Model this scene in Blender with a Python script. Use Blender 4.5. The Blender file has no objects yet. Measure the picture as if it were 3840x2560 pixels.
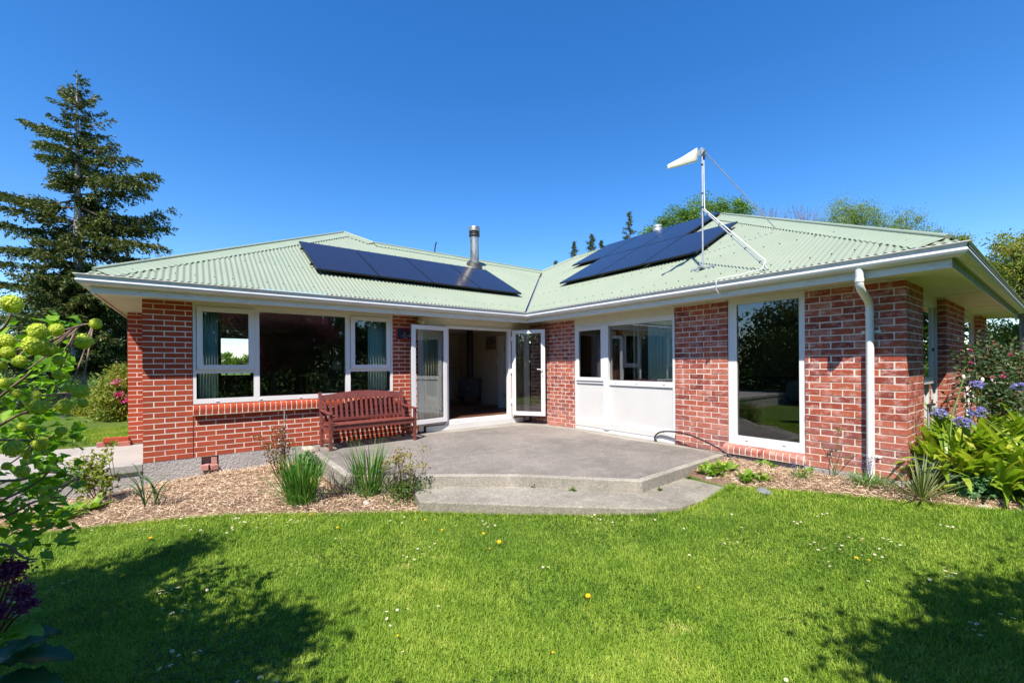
import bpy, math, random
import numpy as np
from mathutils import Vector, Matrix
R = math.radians
rng = np.random.default_rng(7)
random.seed(7)
sc = bpy.context.scene
COL = sc.collection
# ------------------------------------------------------------ camera, sky, sun, exposure
CAMZ = 1.65
YAW, ROLL, FPX, PCX, PCY = R(36.9144), R(0.3763), 1584.96, 1920.0, 1366.33
cam_d = bpy.data.cameras.new('camera'); cam = bpy.data.objects.new('camera', cam_d); COL.objects.link(cam)
cam_d.sensor_width = 36; cam_d.lens = FPX / 3840 * 36; cam_d.shift_y = (PCY - 1280) / 3840
cam_d.clip_start = 0.05; cam_d.clip_end = 2000
cam.matrix_world = (Matrix.Translation((0, 0, CAMZ)) @ Matrix.Rotation(-YAW, 4, 'Z')
                    @ Matrix.Rotation(R(90), 4, 'X') @ Matrix.Rotation(-ROLL, 4, 'Z'))
sc.camera = cam
SUN = Vector((.53, .43, -1.0)).normalized()          # direction the light travels
w = bpy.data.worlds.new('World'); sc.world = w; w.use_nodes = True
nt = w.node_tree; nt.nodes.clear()
sky = nt.nodes.new('ShaderNodeTexSky'); sky.sky_type = 'NISHITA'; sky.sun_disc = False
sky.sun_elevation = math.asin(-SUN.z)
sky.sun_rotation = math.atan2(-SUN.x, -SUN.y)
sky.air_density = 1.0; sky.dust_density = 0.15; sky.ozone_density = 3.2; sky.altitude = 300
hs = nt.nodes.new('ShaderNodeHueSaturation'); hs.inputs['Saturation'].default_value = 1.33; hs.inputs['Hue'].default_value = .506; hs.inputs['Value'].default_value = 1.46
bg = nt.nodes.new('ShaderNodeBackground'); bg.inputs['Strength'].default_value = 0.088
wo = nt.nodes.new('ShaderNodeOutputWorld')
nt.links.new(sky.outputs[0], hs.inputs['Color']); nt.links.new(hs.outputs[0], bg.inputs['Color']); nt.links.new(bg.outputs[0], wo.inputs['Surface'])
sd = bpy.data.lights.new('sun', 'SUN'); sd.energy = 5.0; sd.angle = R(0.53); sd.color = (1.0, .93, .825)
so = bpy.data.objects.new('sun', sd); COL.objects.link(so); so.rotation_euler = SUN.to_track_quat('-Z', 'Y').to_euler(); so.location = (-6, -6, 14)
vs = sc.view_settings; vs.view_transform = 'Standard'; vs.look = 'None'; vs.gamma = 1; vs.use_curve_mapping = False
vs.exposure = 0.88
sc.render.engine = 'CYCLES'
cy = sc.cycles; cy.max_bounces = 8; cy.diffuse_bounces = 4; cy.glossy_bounces = 5; cy.transmission_bounces = 6; cy.transparent_max_bounces = 16
cy.sample_clamp_indirect = 6; cy.caustics_reflective = False; cy.caustics_refractive = False
try:
    cy.use_denoising = True; cy.denoiser = 'OPENIMAGEDENOISE'; cy.denoising_prefilter = 'ACCURATE'
except Exception: pass

# ------------------------------------------------------------ measuring helpers
_r = np.array([math.cos(YAW), -math.sin(YAW), 0.]); _f = np.array([math.sin(YAW), math.cos(YAW), 0.]); _u = np.array([0, 0, 1.]); _c = np.array([0, 0, CAMZ])
def ray(x, y):
    a = x - PCX; b = y - PCY
    X = a * math.cos(ROLL) - b * math.sin(ROLL); Y = a * math.sin(ROLL) + b * math.cos(ROLL)
    return _r * X / FPX - _u * Y / FPX + _f
def onX(x, y, c): d = ray(x, y); return _c + d * (c / d[0])
def onY(x, y, c): d = ray(x, y); return _c + d * (c / d[1])
def onZ(x, y, c): d = ray(x, y); return _c + d * ((c - CAMZ) / d[2])
def atD(x, y, D): return _c + ray(x, y) * D
def proj(P):
    P = np.asarray(P, float) - _c
    X, Y, Z = P @ _r, -(P @ _u), P @ _f
    Z = np.maximum(Z, 1e-3)
    return np.stack([PCX + FPX * X / Z, PCY + FPX * Y / Z], -1)

# ------------------------------------------------------------ object helpers
ORG = {}
def tag(o, label=None, cat=None, group=None, kind=None):
    if label: o['label'] = label
    if cat: o['category'] = cat
    if group: o['group'] = group
    if kind: o['kind'] = kind
    return o
def thing(name, label, cat, loc=(0, 0, 0), rz=0, group=None):
    o = bpy.data.objects.new(name, None); COL.objects.link(o); o.location = loc; o.rotation_euler = (0, 0, rz); o.empty_display_size = .1
    ORG[o.name] = np.array(loc, float) if rz == 0 else np.zeros(3)
    return tag(o, label, cat, group)
def np_mesh(name, V, F, mat, parent=None, smooth=False, rnd=None, mats=None, midx=None):
    """V (n,3); F list of int arrays, each (m,k)"""
    me = bpy.data.meshes.new(name)
    V = np.asarray(V, np.float32)
    if parent is not None: V = V - ORG[parent.name].astype(np.float32)
    F = [np.asarray(f, np.int32) for f in F if len(f)]
    me.vertices.add(len(V)); me.vertices.foreach_set('co', V.ravel())
    tot = sum(f.size for f in F); npoly = sum(len(f) for f in F)
    me.loops.add(tot); me.polygons.add(npoly)
    me.loops.foreach_set('vertex_index', np.concatenate([f.ravel() for f in F]))
    sizes = np.concatenate([np.full(len(f), f.shape[1], np.int32) for f in F])
    me.polygons.foreach_set('loop_start', np.concatenate([[0], np.cumsum(sizes)[:-1]]).astype(np.int32))
    if midx is not None: me.polygons.foreach_set('material_index', np.asarray(midx, np.int32))
    me.polygons.foreach_set('use_smooth', np.full(npoly, smooth))
    if rnd is not None:
        at = me.attributes.new('rnd', 'FLOAT', 'POINT'); at.data.foreach_set('value', np.asarray(rnd, np.float32))
    for m in (mats or [mat]): me.materials.append(m)
    me.update(calc_edges=True)
    o = bpy.data.objects.new(name, me); COL.objects.link(o)
    if parent is not None: o.parent = parent; ORG[o.name] = ORG[parent.name]
    else: ORG[o.name] = np.zeros(3)
    return o
class MB:
    def __init__(s): s.v = []; s.f = []; s.sm = []
    def add(s, V, F, sm=False):
        n = len(s.v); s.v += [tuple(map(float, p)) for p in V]; s.f += [tuple(i + n for i in f) for f in F]; s.sm += [sm] * len(F); return s
    def box(s, x0, x1, y0, y1, z0, z1, M=None):
        V = [(x, y, z) for x in (x0, x1) for y in (y0, y1) for z in (z0, z1)]
        if M is not None: V = [tuple(M @ Vector(p)) for p in V]
        return s.add(V, [(0, 1, 3, 2), (4, 6, 7, 5), (0, 4, 5, 1), (2, 3, 7, 6), (0, 2, 6, 4), (1, 5, 7, 3)])
    def bar(s, a, b, w, h, up=(0, 0, 1)):
        a = Vector(a); b = Vector(b); d = (b - a); L = d.length; d.normalize(); u = Vector(up); sd_ = d.cross(u)
        if sd_.length < 1e-5: sd_ = Vector((1, 0, 0))
        sd_.normalize(); u = sd_.cross(d)
        V = []
        for p in (a, b):
            for i, j in ((-1, -1), (1, -1), (1, 1), (-1, 1)): V.append(p + sd_ * (i * w / 2) + u * (j * h / 2))
        return s.add(V, [(0, 1, 2, 3)[::-1], (4, 5, 6, 7), (0, 4, 5, 1)[::-1], (1, 5, 6, 2)[::-1], (2, 6, 7, 3)[::-1], (3, 7, 4, 0)[::-1]])
    def tube(s, pts, r, n=8, cap=True):
        pts = [Vector(p) for p in pts]; rr = r if hasattr(r, '__len__') else [r] * len(pts)
        V = []; F = []; prev = None
        for i, p in enumerate(pts):
            d = (pts[min(i + 1, len(pts) - 1)] - pts[max(i - 1, 0)]).normalized()
            if prev is None:
                a = d.orthogonal().normalized()
            else:
                a = (prev - d * prev.dot(d)).normalized()
            prev = a; b = d.cross(a)
            for k in range(n):
                t = 2 * math.pi * k / n; V.append(p + (a * math.cos(t) + b * math.sin(t)) * rr[i])
        for i in range(len(pts) - 1):
            for k in range(n): F.append((i * n + k, i * n + (k + 1) % n, (i + 1) * n + (k + 1) % n, (i + 1) * n + k))
        s.add(V, F, True)
        if cap:
            s.add(V[:n], [tuple(range(n))[::-1]]); s.add(V[-n:], [tuple(range(n))])
        return s
    def lathe(s, prof, c=(0, 0, 0), n=24, axis='z'):
        V = []; F = []
        for r_, h in prof:
            for k in range(n):
                t = 2 * math.pi * k / n; x, y = r_ * math.cos(t), r_ * math.sin(t)
                p = (x, y, h) if axis == 'z' else (x, h, y) if axis == 'y' else (h, x, y)
                V.append((p[0] + c[0], p[1] + c[1], p[2] + c[2]))
        for i in range(len(prof) - 1):
            for k in range(n): F.append((i * n + k, i * n + (k + 1) % n, (i + 1) * n + (k + 1) % n, (i + 1) * n + k))
        return s.add(V, F, True)
    def prism(s, poly, z0, z1):
        n = len(poly); V = [(p[0], p[1], z0) for p in poly] + [(p[0], p[1], z1) for p in poly]
        F = [tuple(range(n))[::-1], tuple(range(n, 2 * n))] + [(i, (i + 1) % n, n + (i + 1) % n, n + i) for i in range(n)]
        return s.add(V, F)
    def sphere(s, c, r, n=16, m=10, sc_=(1, 1, 1)):
        return s.add([(c[0] + r * sc_[0] * math.sin(math.pi * i / m) * math.cos(2 * math.pi * k / n), c[1] + r * sc_[1] * math.sin(math.pi * i / m) * math.sin(2 * math.pi * k / n), c[2] + r * sc_[2] * math.cos(math.pi * i / m)) for i in range(m + 1) for k in range(n)],
                     [(i * n + k, (i + 1) * n + k, (i + 1) * n + (k + 1) % n, i * n + (k + 1) % n) for i in range(m) for k in range(n)], True)
    def build(s, name, mat, parent=None, local=False, bevel=0):
        me = bpy.data.meshes.new(name); V = s.v
        if parent is not None and not local:
            o_ = ORG[parent.name]; V = [(a - o_[0], b - o_[1], c - o_[2]) for a, b, c in V]
        me.from_pydata(V, [], s.f)
        me.polygons.foreach_set('use_smooth', s.sm)
        me.materials.append(mat); me.update()
        o = bpy.data.objects.new(name, me); COL.objects.link(o)
        if parent is not None: o.parent = parent; ORG[o.name] = ORG[parent.name]
        else: ORG[o.name] = np.zeros(3)
        if bevel:
            b = o.modifiers.new('bevel', 'BEVEL'); b.width = bevel; b.segments = 2; b.limit_method = 'ANGLE'
        return o

# ------------------------------------------------------------ materials
MT = {}
def newmat(name):
    m = bpy.data.materials.new(name); m.use_nodes = True; MT[name] = m
    n = m.node_tree; n.nodes.clear(); return m, n
def nd(n, t, **kw):
    x = n.nodes.new(t)
    for k, v in kw.items():
        if k.startswith('i_'):
            x.inputs[k[2:].replace('_', ' ')].default_value = v
        else: setattr(x, k, v)
    return x
def rgb(c): return (c[0], c[1], c[2], 1)
def ramp(n, src, stops):
    r_ = n.nodes.new('ShaderNodeValToRGB'); e = r_.color_ramp.elements
    while len(e) < len(stops): e.new(.5)
    for i, (p, c) in enumerate(stops): e[i].position = p; e[i].color = rgb(c)
    n.links.new(src, r_.inputs[0]); return r_.outputs[0]
def coords(n, scale=(1, 1, 1)):
    g = n.nodes.new('ShaderNodeNewGeometry'); m = n.nodes.new('ShaderNodeMapping'); m.inputs['Scale'].default_value = scale
    n.links.new(g.outputs['Position'], m.inputs['Vector']); return m.outputs[0]
def noise(n, vec, scale, detail=4, rough=.6):
    t = nd(n, 'ShaderNodeTexNoise'); t.inputs['Scale'].default_value = scale; t.inputs['Detail'].default_value = detail; t.inputs['Roughness'].default_value = rough
    n.links.new(vec, t.inputs['Vector']); return t.outputs['Fac']
def mix(n, fac, a, b, mode='MIX'):
    m = n.nodes.new('ShaderNodeMix'); m.data_type = 'RGBA'; m.blend_type = mode
    for inp, v in ((m.inputs[0], fac), (m.inputs[6], a), (m.inputs[7], b)):
        if isinstance(v, (int, float)): inp.default_value = v
        elif isinstance(v, tuple): inp.default_value = rgb(v)
        else: n.links.new(v, inp)
    return m.outputs[2]
def mathn(n, op, a, b=None, c=None, clamp=False):
    m = n.nodes.new('ShaderNodeMath'); m.operation = op; m.use_clamp = clamp
    for i, v in enumerate((a, b, c)):
        if v is None: continue
        if isinstance(v, (int, float)): m.inputs[i].default_value = v
        else: n.links.new(v, m.inputs[i])
    return m.outputs[0]
def finish(n, col, rough=.8, bump=None, bstr=.3, bdist=.01, metal=0., spec=.5, coat=0.):
    p = n.nodes.new('ShaderNodeBsdfPrincipled'); o = n.nodes.new('ShaderNodeOutputMaterial')
    if isinstance(col, tuple): p.inputs['Base Color'].default_value = rgb(col)
    else: n.links.new(col, p.inputs['Base Color'])
    if isinstance(rough, (int, float)): p.inputs['Roughness'].default_value = rough
    else: n.links.new(rough, p.inputs['Roughness'])
    p.inputs['Metallic'].default_value = metal; p.inputs['Specular IOR Level'].default_value = spec; p.inputs['Coat Weight'].default_value = coat
    if bump is not None:
        b = n.nodes.new('ShaderNodeBump'); b.inputs['Strength'].default_value = bstr; b.inputs['Distance'].default_value = bdist
        n.links.new(bump, b.inputs['Height']); n.links.new(b.outputs[0], p.inputs['Normal'])
    n.links.new(p.outputs[0], o.inputs[0]); return p
def simple(name, col, rough=.6, metal=0, spec=.5, var=.12, sc_=6, bstr=.1, bdist=.003, coat=0):
    m, n = newmat(name); v = coords(n); f = noise(n, v, sc_, 5)
    f2 = noise(n, v, sc_ * 18, 3)
    lo = tuple(c * (1 - var) for c in col); hi = tuple(min(1, c * (1 + var)) for c in col)
    c = ramp(n, f, [(.3, lo), (.7, hi)])
    finish(n, c, rough, f2, bstr, bdist, metal, spec, coat); return m

def brick_mat(name, cols, white, mort=False):
    m, n = newmat(name)
    g = n.nodes.new('ShaderNodeNewGeometry'); oi = n.nodes.new('ShaderNodeObjectInfo')
    v = coords(n)
    rr = mathn(n, 'FRACT', mathn(n, 'ADD', g.outputs['Random Per Island'], oi.outputs['Random']))
    base = ramp(n, rr, cols)
    f = noise(n, v, 9, 6, .7)
    base = mix(n, mathn(n, 'MULTIPLY', f, .45), base, tuple(c * .62 for c in cols[1][1]))
    sp = noise(n, v, 160, 4, .7)
    base = mix(n, mathn(n, 'MULTIPLY', ramp(n, sp, [(.55, (0, 0, 0)), (.75, (1, 1, 1))]), .25), base, tuple(c * .5 for c in cols[0][1]))
    # lime bloom in patches of its own
    wv = noise(n, coords(n, (1, 1, 1.6)), 7.5, 8, .78)
    wv2 = mathn(n, 'MULTIPLY', ramp(n, wv, [(.60 - white * .1, (0, 0, 0)), (.78 - white * .06, (1, 1, 1))]), white)
    sep = n.nodes.new('ShaderNodeSeparateXYZ'); n.links.new(v, sep.inputs[0])
    low = mathn(n, 'MULTIPLY', mathn(n, 'SUBTRACT', 1.0, mathn(n, 'DIVIDE', sep.outputs[2], 1.0), clamp=True), white * .75)
    low = mathn(n, 'MULTIPLY', low, ramp(n, noise(n, v, 3.1, 5, .7), [(.3, (0, 0, 0)), (.7, (1, 1, 1))]))
    base = mix(n, mathn(n, 'MAXIMUM', wv2, low, clamp=True), base, (.58, .36, .32))
    finish(n, base, .85, mathn(n, 'ADD', mathn(n, 'MULTIPLY', noise(n, v, 60, 6, .75), 1.), mathn(n, 'MULTIPLY', noise(n, v, 250, 2), .4)), .5, .004, spec=.25)
    return m
brick_mat('brick_smooth', [(0, (.32, .053, .022)), (.5, (.37, .064, .026)), (1, (.43, .080, .034))], .10)
brick_mat('brick_rustic', [(0, (.19, .042, .034)), (.12, (.27, .055, .038)), (.5, (.40, .086, .044)), (.85, (.48, .125, .064)), (1, (.50, .19, .14))], 1.15)
simple('mortar', (.68, .615, .54), .9, var=.14, sc_=14, bstr=.3, bdist=.003)
simple('white_pvc', (.71, .70, .70), .32, var=.015, sc_=2, bstr=.02)
simple('white_paint', (.62, .615, .60), .45, var=.04, sc_=3, bstr=.08)
simple('cream_board', (.70, .66, .56), .55, var=.05, sc_=3, bstr=.08)
def fascia():
    m, n = newmat('fascia_paint'); v = coords(n); st = noise(n, coords(n, (6, 6, 40)), 1.3, 6, .7); pa = noise(n, v, 2.1, 6, .7)
    f = mathn(n, 'MULTIPLY', ramp(n, st, [(.5, (0, 0, 0)), (.72, (1, 1, 1))]), ramp(n, pa, [(.42, (0, 0, 0)), (.62, (1, 1, 1))]))
    c = mix(n, mathn(n, 'MULTIPLY', f, .75), (.70, .70, .66), (.30, .28, .22))
    sp = noise(n, v, 14, 5, .8); c = mix(n, ramp(n, sp, [(.70, (0, 0, 0)), (.74, (1, 1, 1))]), c, (.16, .13, .10))
    finish(n, c, .6, st, .2, .003)
fascia()
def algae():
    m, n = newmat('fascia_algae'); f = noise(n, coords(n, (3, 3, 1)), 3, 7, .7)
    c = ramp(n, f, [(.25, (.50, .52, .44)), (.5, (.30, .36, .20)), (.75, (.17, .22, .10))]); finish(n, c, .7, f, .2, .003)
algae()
simple('soffit_board', (.60, .58, .45), .7, var=.08, sc_=2.5, bstr=.15)
simple('gutter_paint', (.64, .64, .63), .35, var=.06, sc_=5, bstr=.03)
simple('downpipe_paint', (.78, .78, .75), .35, var=.03, sc_=3, bstr=.02)
def roofm():
    m, n = newmat('roof_green'); v = coords(n); f = noise(n, v, .9, 6, .7); g = noise(n, v, 40, 4, .7)
    c = ramp(n, f, [(.3, (.225, .268, .190)), (.7, (.262, .300, .220))])
    c = mix(n, mathn(n, 'MULTIPLY', ramp(n, g, [(.62, (0, 0, 0)), (.8, (1, 1, 1))]), .35), c, (.20, .23, .17))
    lk = noise(n, v, 9, 6, .8); c = mix(n, mathn(n, 'MULTIPLY', ramp(n, lk, [(.66, (0, 0, 0)), (.74, (1, 1, 1))]), .45), c, (.42, .46, .38))
    finish(n, c, .42, g, .05, .002)
roofm()
simple('roof_cap', (.245, .295, .212), .42, var=.06, sc_=2)
simple('dark_rubber', (.025, .024, .024), .6)
simple('black_plastic', (.012, .012, .013), .45)
simple('steel', (.45, .46, .47), .35, metal=.9, var=.1, sc_=12)
simple('galvanised', (.45, .47, .48), .5, metal=.6, var=.12, sc_=20)
def fluem():
    m, n = newmat('flue_steel'); v = coords(n, (3, 3, 1)); f = noise(n, v, 2.4, 6, .7)
    c = ramp(n, f, [(.3, (.12, .085, .06)), (.5, (.46, .42, .34)), (.72, (.62, .60, .52))]); finish(n, c, .36, metal=.75)
fluem()
simple('flue_soot', (.045, .035, .032), .45, metal=.5, var=.4)
def solar():
    m, n = newmat('solar_cell'); v = coords(n)
    b = nd(n, 'ShaderNodeTexVoronoi'); b.inputs['Scale'].default_value = 70; n.links.new(v, b.inputs['Vector'])
    c = ramp(n, b.outputs['Distance'], [(.15, (.030, .030, .052)), (.5, (.014, .014, .028))]); p = finish(n, c, .18, spec=.42)
solar()
simple('panel_frame', (.02, .021, .025), .35, metal=.4)
simple('bench_wood', (.155, .040, .032), .55, var=.28, sc_=9, bstr=.25, bdist=.003)
def conc(name, base, dark, sc_, spk=.5, rough=.92, bs=.5):
    m, n = newmat(name); v = coords(n); f = noise(n, v, sc_, 7, .62); g = noise(n, v, 120, 4, .8); h = noise(n, v, 420, 2, .6)
    c = ramp(n, f, [(.32, dark), (.68, base)])
    c = mix(n, mathn(n, 'MULTIPLY', ramp(n, g, [(.48, (0, 0, 0)), (.72, (1, 1, 1))]), spk), c, tuple(x * .5 for x in dark))
    vo = nd(n, 'ShaderNodeTexVoronoi'); vo.inputs['Scale'].default_value = 95; n.links.new(v, vo.inputs['Vector'])
    sx = n.nodes.new('ShaderNodeSeparateColor'); n.links.new(vo.outputs['Color'], sx.inputs[0])
    c = mix(n, spk * 1.0, c, mix(n, 1.0, c, ramp(n, sx.outputs[0], [(.0, (.45, .45, .45)), (.55, (.95, .95, .94)), (.92, (1.25, 1.22, 1.18)), (1, (2.0, 1.95, 1.85))]), 'MULTIPLY'))
    k2 = noise(n, v, 28, 5, .8); c = mix(n, mathn(n, 'MULTIPLY', ramp(n, k2, [(.45, (0, 0, 0)), (.7, (1, 1, 1))]), .55 * spk), c, tuple(x * .62 for x in dark))
    k3 = noise(n, v, 4.2, 6, .75); c = mix(n, mathn(n, 'MULTIPLY', ramp(n, k3, [(.5, (0, 0, 0)), (.68, (1, 1, 1))]), .4), c, tuple(min(1, x * 1.22) for x in base))
    c = mix(n, mathn(n, 'MULTIPLY', ramp(n, h, [(.60, (0, 0, 0)), (.72, (1, 1, 1))]), .5 * spk), c, tuple(min(1, x * 2.1) for x in base))
    finish(n, c, rough, mathn(n, 'ADD', g, h), bs, .004, spec=.25)
conc('patio_concrete', (.27, .240, .215), (.155, .141, .130), .9)
conc('patio_edge', (.36, .33, .285), (.25, .23, .20), 2.2)
conc('patio_rim', (.50, .45, .38), (.36, .33, .28), 1.6, .25)
conc('step_concrete', (.35, .32, .27), (.20, .185, .155), 1.3, .6)
conc('path_concrete', (.37, .355, .325), (.28, .27, .25), 1.1, .15, bs=.2)
def plasterm():
    m, n = newmat('plinth_plaster'); v = coords(n); f = noise(n, v, 2, 5); g = noise(n, v, 38, 3, .6)
    c = ramp(n, f, [(.3, (.34, .32, .31)), (.7, (.44, .41, .395))]); finish(n, c, .9, g, .9, .02, spec=.2)
plasterm()
def groundm():
    m, n = newmat('lawn_ground'); v = coords(n); f = noise(n, v, .8, 6, .65); g = noise(n, v, 55, 5, .75)
    c = ramp(n, f, [(.3, (.085, .150, .018)), (.55, (.125, .200, .026)), (.75, (.18, .22, .045))])
    c = mix(n, ramp(n, g, [(.35, (1, 1, 1)), (.6, (0, 0, 0))]), c, (.045, .070, .014))
    finish(n, c, .9, g, .8, .03, spec=.15)
groundm()
def mulchm():
    m, n = newmat('mulch_ground'); v = coords(n); f = noise(n, v, 2.3, 6, .65); g = noise(n, coords(n, (1, 2.3, 1)), 60, 5, .75)
    c = ramp(n, f, [(.3, (.26, .16, .10)), (.55, (.42, .29, .20)), (.75, (.52, .39, .28))])
    c = mix(n, ramp(n, g, [(.42, (1, 1, 1)), (.58, (0, 0, 0))]), c, (.09, .055, .035))
    finish(n, c, .95, g, .9, .03, spec=.1)
mulchm()
def blade_mat(name, stops, trans=.35, rough=.5, patch=None, spec=.3):
    m, n = newmat(name); a = n.nodes.new('ShaderNodeAttribute'); a.attribute_name = 'rnd'
    oi = n.nodes.new('ShaderNodeObjectInfo')
    fac = mathn(n, 'FRACT', mathn(n, 'ADD', a.outputs['Fac'], mathn(n, 'MULTIPLY', oi.outputs['Random'], .93 if patch == 'obj' else 0.0)))
    if patch == 'ground':
        v = coords(n); f = noise(n, v, 1.1, 5, .65)
        fac = mathn(n, 'ADD', mathn(n, 'MULTIPLY', a.outputs['Fac'], .55), mathn(n, 'MULTIPLY', mathn(n, 'SUBTRACT', f, .5), 1.5), clamp=False)
        pf = noise(n, v, .95, 3, .55); thatch = ramp(n, pf, [(.565, (0, 0, 0)), (.69, (1, 1, 1))])
        fac = mathn(n, 'ADD', fac, .20); fac = mathn(n, 'ADD', fac, mathn(n, 'MULTIPLY', mathn(n, 'SUBTRACT', noise(n, v, 7., 4, .6), .5), .7))
        fac = mathn(n, 'MAXIMUM', mathn(n, 'MINIMUM', fac, .86), mathn(n, 'MULTIPLY', thatch, mathn(n, 'ADD', mathn(n, 'MULTIPLY', a.outputs['Fac'], .7), .35)), clamp=True)
    c = ramp(n, fac, stops)
    p = n.nodes.new('ShaderNodeBsdfPrincipled'); n.links.new(c, p.inputs['Base Color']); p.inputs['Roughness'].default_value = rough; p.inputs['Specular IOR Level'].default_value = spec
    t = n.nodes.new('ShaderNodeBsdfTranslucent')
    tc = mix(n, .55, c, (.9, 1.0, .25), 'MULTIPLY'); tc = mix(n, 1.0, tc, (1.6, 1.6, 1.2), 'MULTIPLY'); n.links.new(tc, t.inputs['Color'])
    s = n.nodes.new('ShaderNodeMixShader'); s.inputs[0].default_value = trans; o = n.nodes.new('ShaderNodeOutputMaterial')
    n.links.new(p.outputs[0], s.inputs[1]); n.links.new(t.outputs[0], s.inputs[2]); n.links.new(s.outputs[0], o.inputs[0]); return m
blade_mat('grass_blade', [(0, (.075, .155, .014)), (.35, (.165, .285, .024)), (.65, (.275, .395, .042)), (.86, (.40, .46, .085)), (1, (.66, .52, .26))], .34, .55, 'ground')
blade_mat('straw', [(0, (.30, .18, .11)), (.4, (.56, .40, .27)), (.8, (.74, .58, .43)), (1, (.85, .72, .58))], .1, .7, spec=.1)
blade_mat('conifer_leaf', [(0, (.020, .044, .014)), (.4, (.048, .082, .020)), (.8, (.105, .130, .028)), (1, (.17, .145, .040))], .15, .5)
blade_mat('dark_leaf', [(0, (.018, .042, .012)), (.5, (.035, .075, .018)), (1, (.075, .125, .03))], .25, .4)
blade_mat('mid_leaf', [(0, (.035, .085, .012)), (.5, (.070, .140, .020)), (1, (.14, .21, .035))], .3, .45)
blade_mat('oak_leaf', [(0, (.05, .12, .012)), (.5, (.11, .21, .022)), (1, (.20, .30, .04))], .3, .45)
blade_mat('birch_leaf', [(0, (.10, .15, .03)), (.5, (.17, .24, .05)), (1, (.28, .34, .09))], .35, .45)
blade_mat('yellow_leaf', [(0, (.10, .15, .02)), (.5, (.20, .25, .035)), (.85, (.33, .32, .06)), (1, (.38, .20, .06))], .35, .45)
blade_mat('maple_leaf', [(0, (.10, .016, .045)), (.5, (.20, .035, .10)), (1, (.38, .10, .22))], .3, .5)
blade_mat('snowball_leaf', [(0, (.08, .20, .012)), (.5, (.16, .34, .022)), (1, (.28, .46, .04))], .42, .4, 'obj')
blade_mat('snowball_petal', [(0, (.40, .50, .045)), (.5, (.58, .66, .09)), (1, (.76, .80, .18))], .3, .6)
blade_mat('agapanthus_leaf', [(0, (.16, .27, .02)), (.4, (.20, .31, .028)), (.8, (.33, .41, .05)), (1, (.46, .45, .08))], .34, .3, 'obj', .5)
blade_mat('agapanthus_petal', [(0, (.16, .15, .50)), (.5, (.28, .27, .62)), (1, (.48, .47, .78))], .3, .5)
blade_mat('iris_leaf', [(0, (.045, .15, .018)), (.5, (.085, .23, .032)), (.9, (.12, .23, .04)), (1, (.33, .30, .09))], .3, .4)
blade_mat('leek_leaf', [(0, (.05, .11, .045)), (1, (.10, .18, .07))], .2, .4)
blade_mat('yucca_leaf', [(0, (.11, .15, .055)), (.7, (.19, .24, .09)), (1, (.27, .27, .13))], .25, .45)
blade_mat('rose_leaf', [(0, (.030, .058, .025)), (.5, (.055, .10, .04)), (.8, (.10, .15, .06)), (1, (.16, .06, .045))], .2, .35)
blade_mat('young_rose_leaf', [(0, (.09, .11, .04)), (.5, (.17, .14, .06)), (1, (.24, .09, .065))], .3, .4)
blade_mat('blue_leaf', [(0, (.045, .12, .05)), (.5, (.08, .19, .075)), (1, (.13, .26, .10))], .3, .45)
blade_mat('primula_leaf', [(0, (.09, .20, .015)), (.5, (.15, .28, .025)), (1, (.26, .36, .05))], .4, .45)
blade_mat('sedum_leaf', [(0, (.16, .14, .04)), (.5, (.28, .26, .07)), (1, (.26, .15, .07))], .25, .5)
blade_mat('big_leaf', [(0, (.030, .090, .030)), (1, (.055, .14, .04))], .25, .3)
blade_mat('purple_petal', [(0, (.10, .015, .09)), (.6, (.20, .04, .18)), (1, (.36, .09, .29))], .25, .5)
blade_mat('pink_petal', [(0, (.50, .04, .24)), (1, (.75, .14, .42))], .3, .5)
blade_mat('yellow_petal', [(0, (.80, .52, .01)), (1, (.9, .66, .02))], .2, .5)
blade_mat('white_petal', [(0, (.78, .76, .74)), (1, (.88, .87, .86))], .2, .5)
simple('bark', (.13, .10, .08), .9, var=.4, sc_=14, bstr=.8, bdist=.02)
simple('pale_bark', (.36, .33, .29), .85, var=.35, sc_=10, bstr=.6, bdist=.02)
simple('twig', (.20, .13, .09), .8, var=.25, sc_=30)
simple('red_stem', (.20, .03, .03), .6)
simple('green_stem', (.12, .21, .04), .5)
simple('grey_timber', (.24, .21, .18), .85, var=.25, sc_=20)
simple('wall_beige', (.48, .40, .31), .85, var=.02)
simple('ceiling_white', (.70, .68, .64), .9, var=.02)
simple('floor_wood', (.13, .055, .030), .3, var=.3, sc_=7)
simple('stove_iron', (.010, .010, .011), .5)
simple('brass', (.5, .35, .12), .3, metal=1)
simple('curtain_cloth', (.66, .80, .74), .85, var=.05, sc_=3)
simple('curtain_cream', (.78, .75, .58), .85, var=.05, sc_=3)
simple('cabinet_wood', (.20, .13, .085), .5, var=.15)
simple('chair_wood', (.30, .17, .07), .4, var=.15)
simple('cushion', (.55, .52, .46), .85)
simple('sofa_cloth', (.035, .03, .03), .85, var=.3, sc_=25)
simple('globe_glass', (.46, .38, .18), .35, var=.06)
simple('sign_red', (.45, .008, .012), .4)
simple('sign_navy', (.006, .007, .022), .35)
simple('print_red', (.6, .01, .01), .5)
simple('print_grey', (.45, .46, .48), .5)
simple('antenna_cream', (.74, .70, .52), .4, var=.03)
simple('cable_white', (.75, .75, .73), .4)
simple('picture_print', (.13, .12, .10), .6, var=.8, sc_=9)
simple('stone', (.42, .38, .34), .85, var=.25, sc_=9, bstr=.6)
simple('slate', (.16, .17, .18), .8, var=.2, sc_=9)
simple('void_black', (.004, .004, .004), .9)
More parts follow.
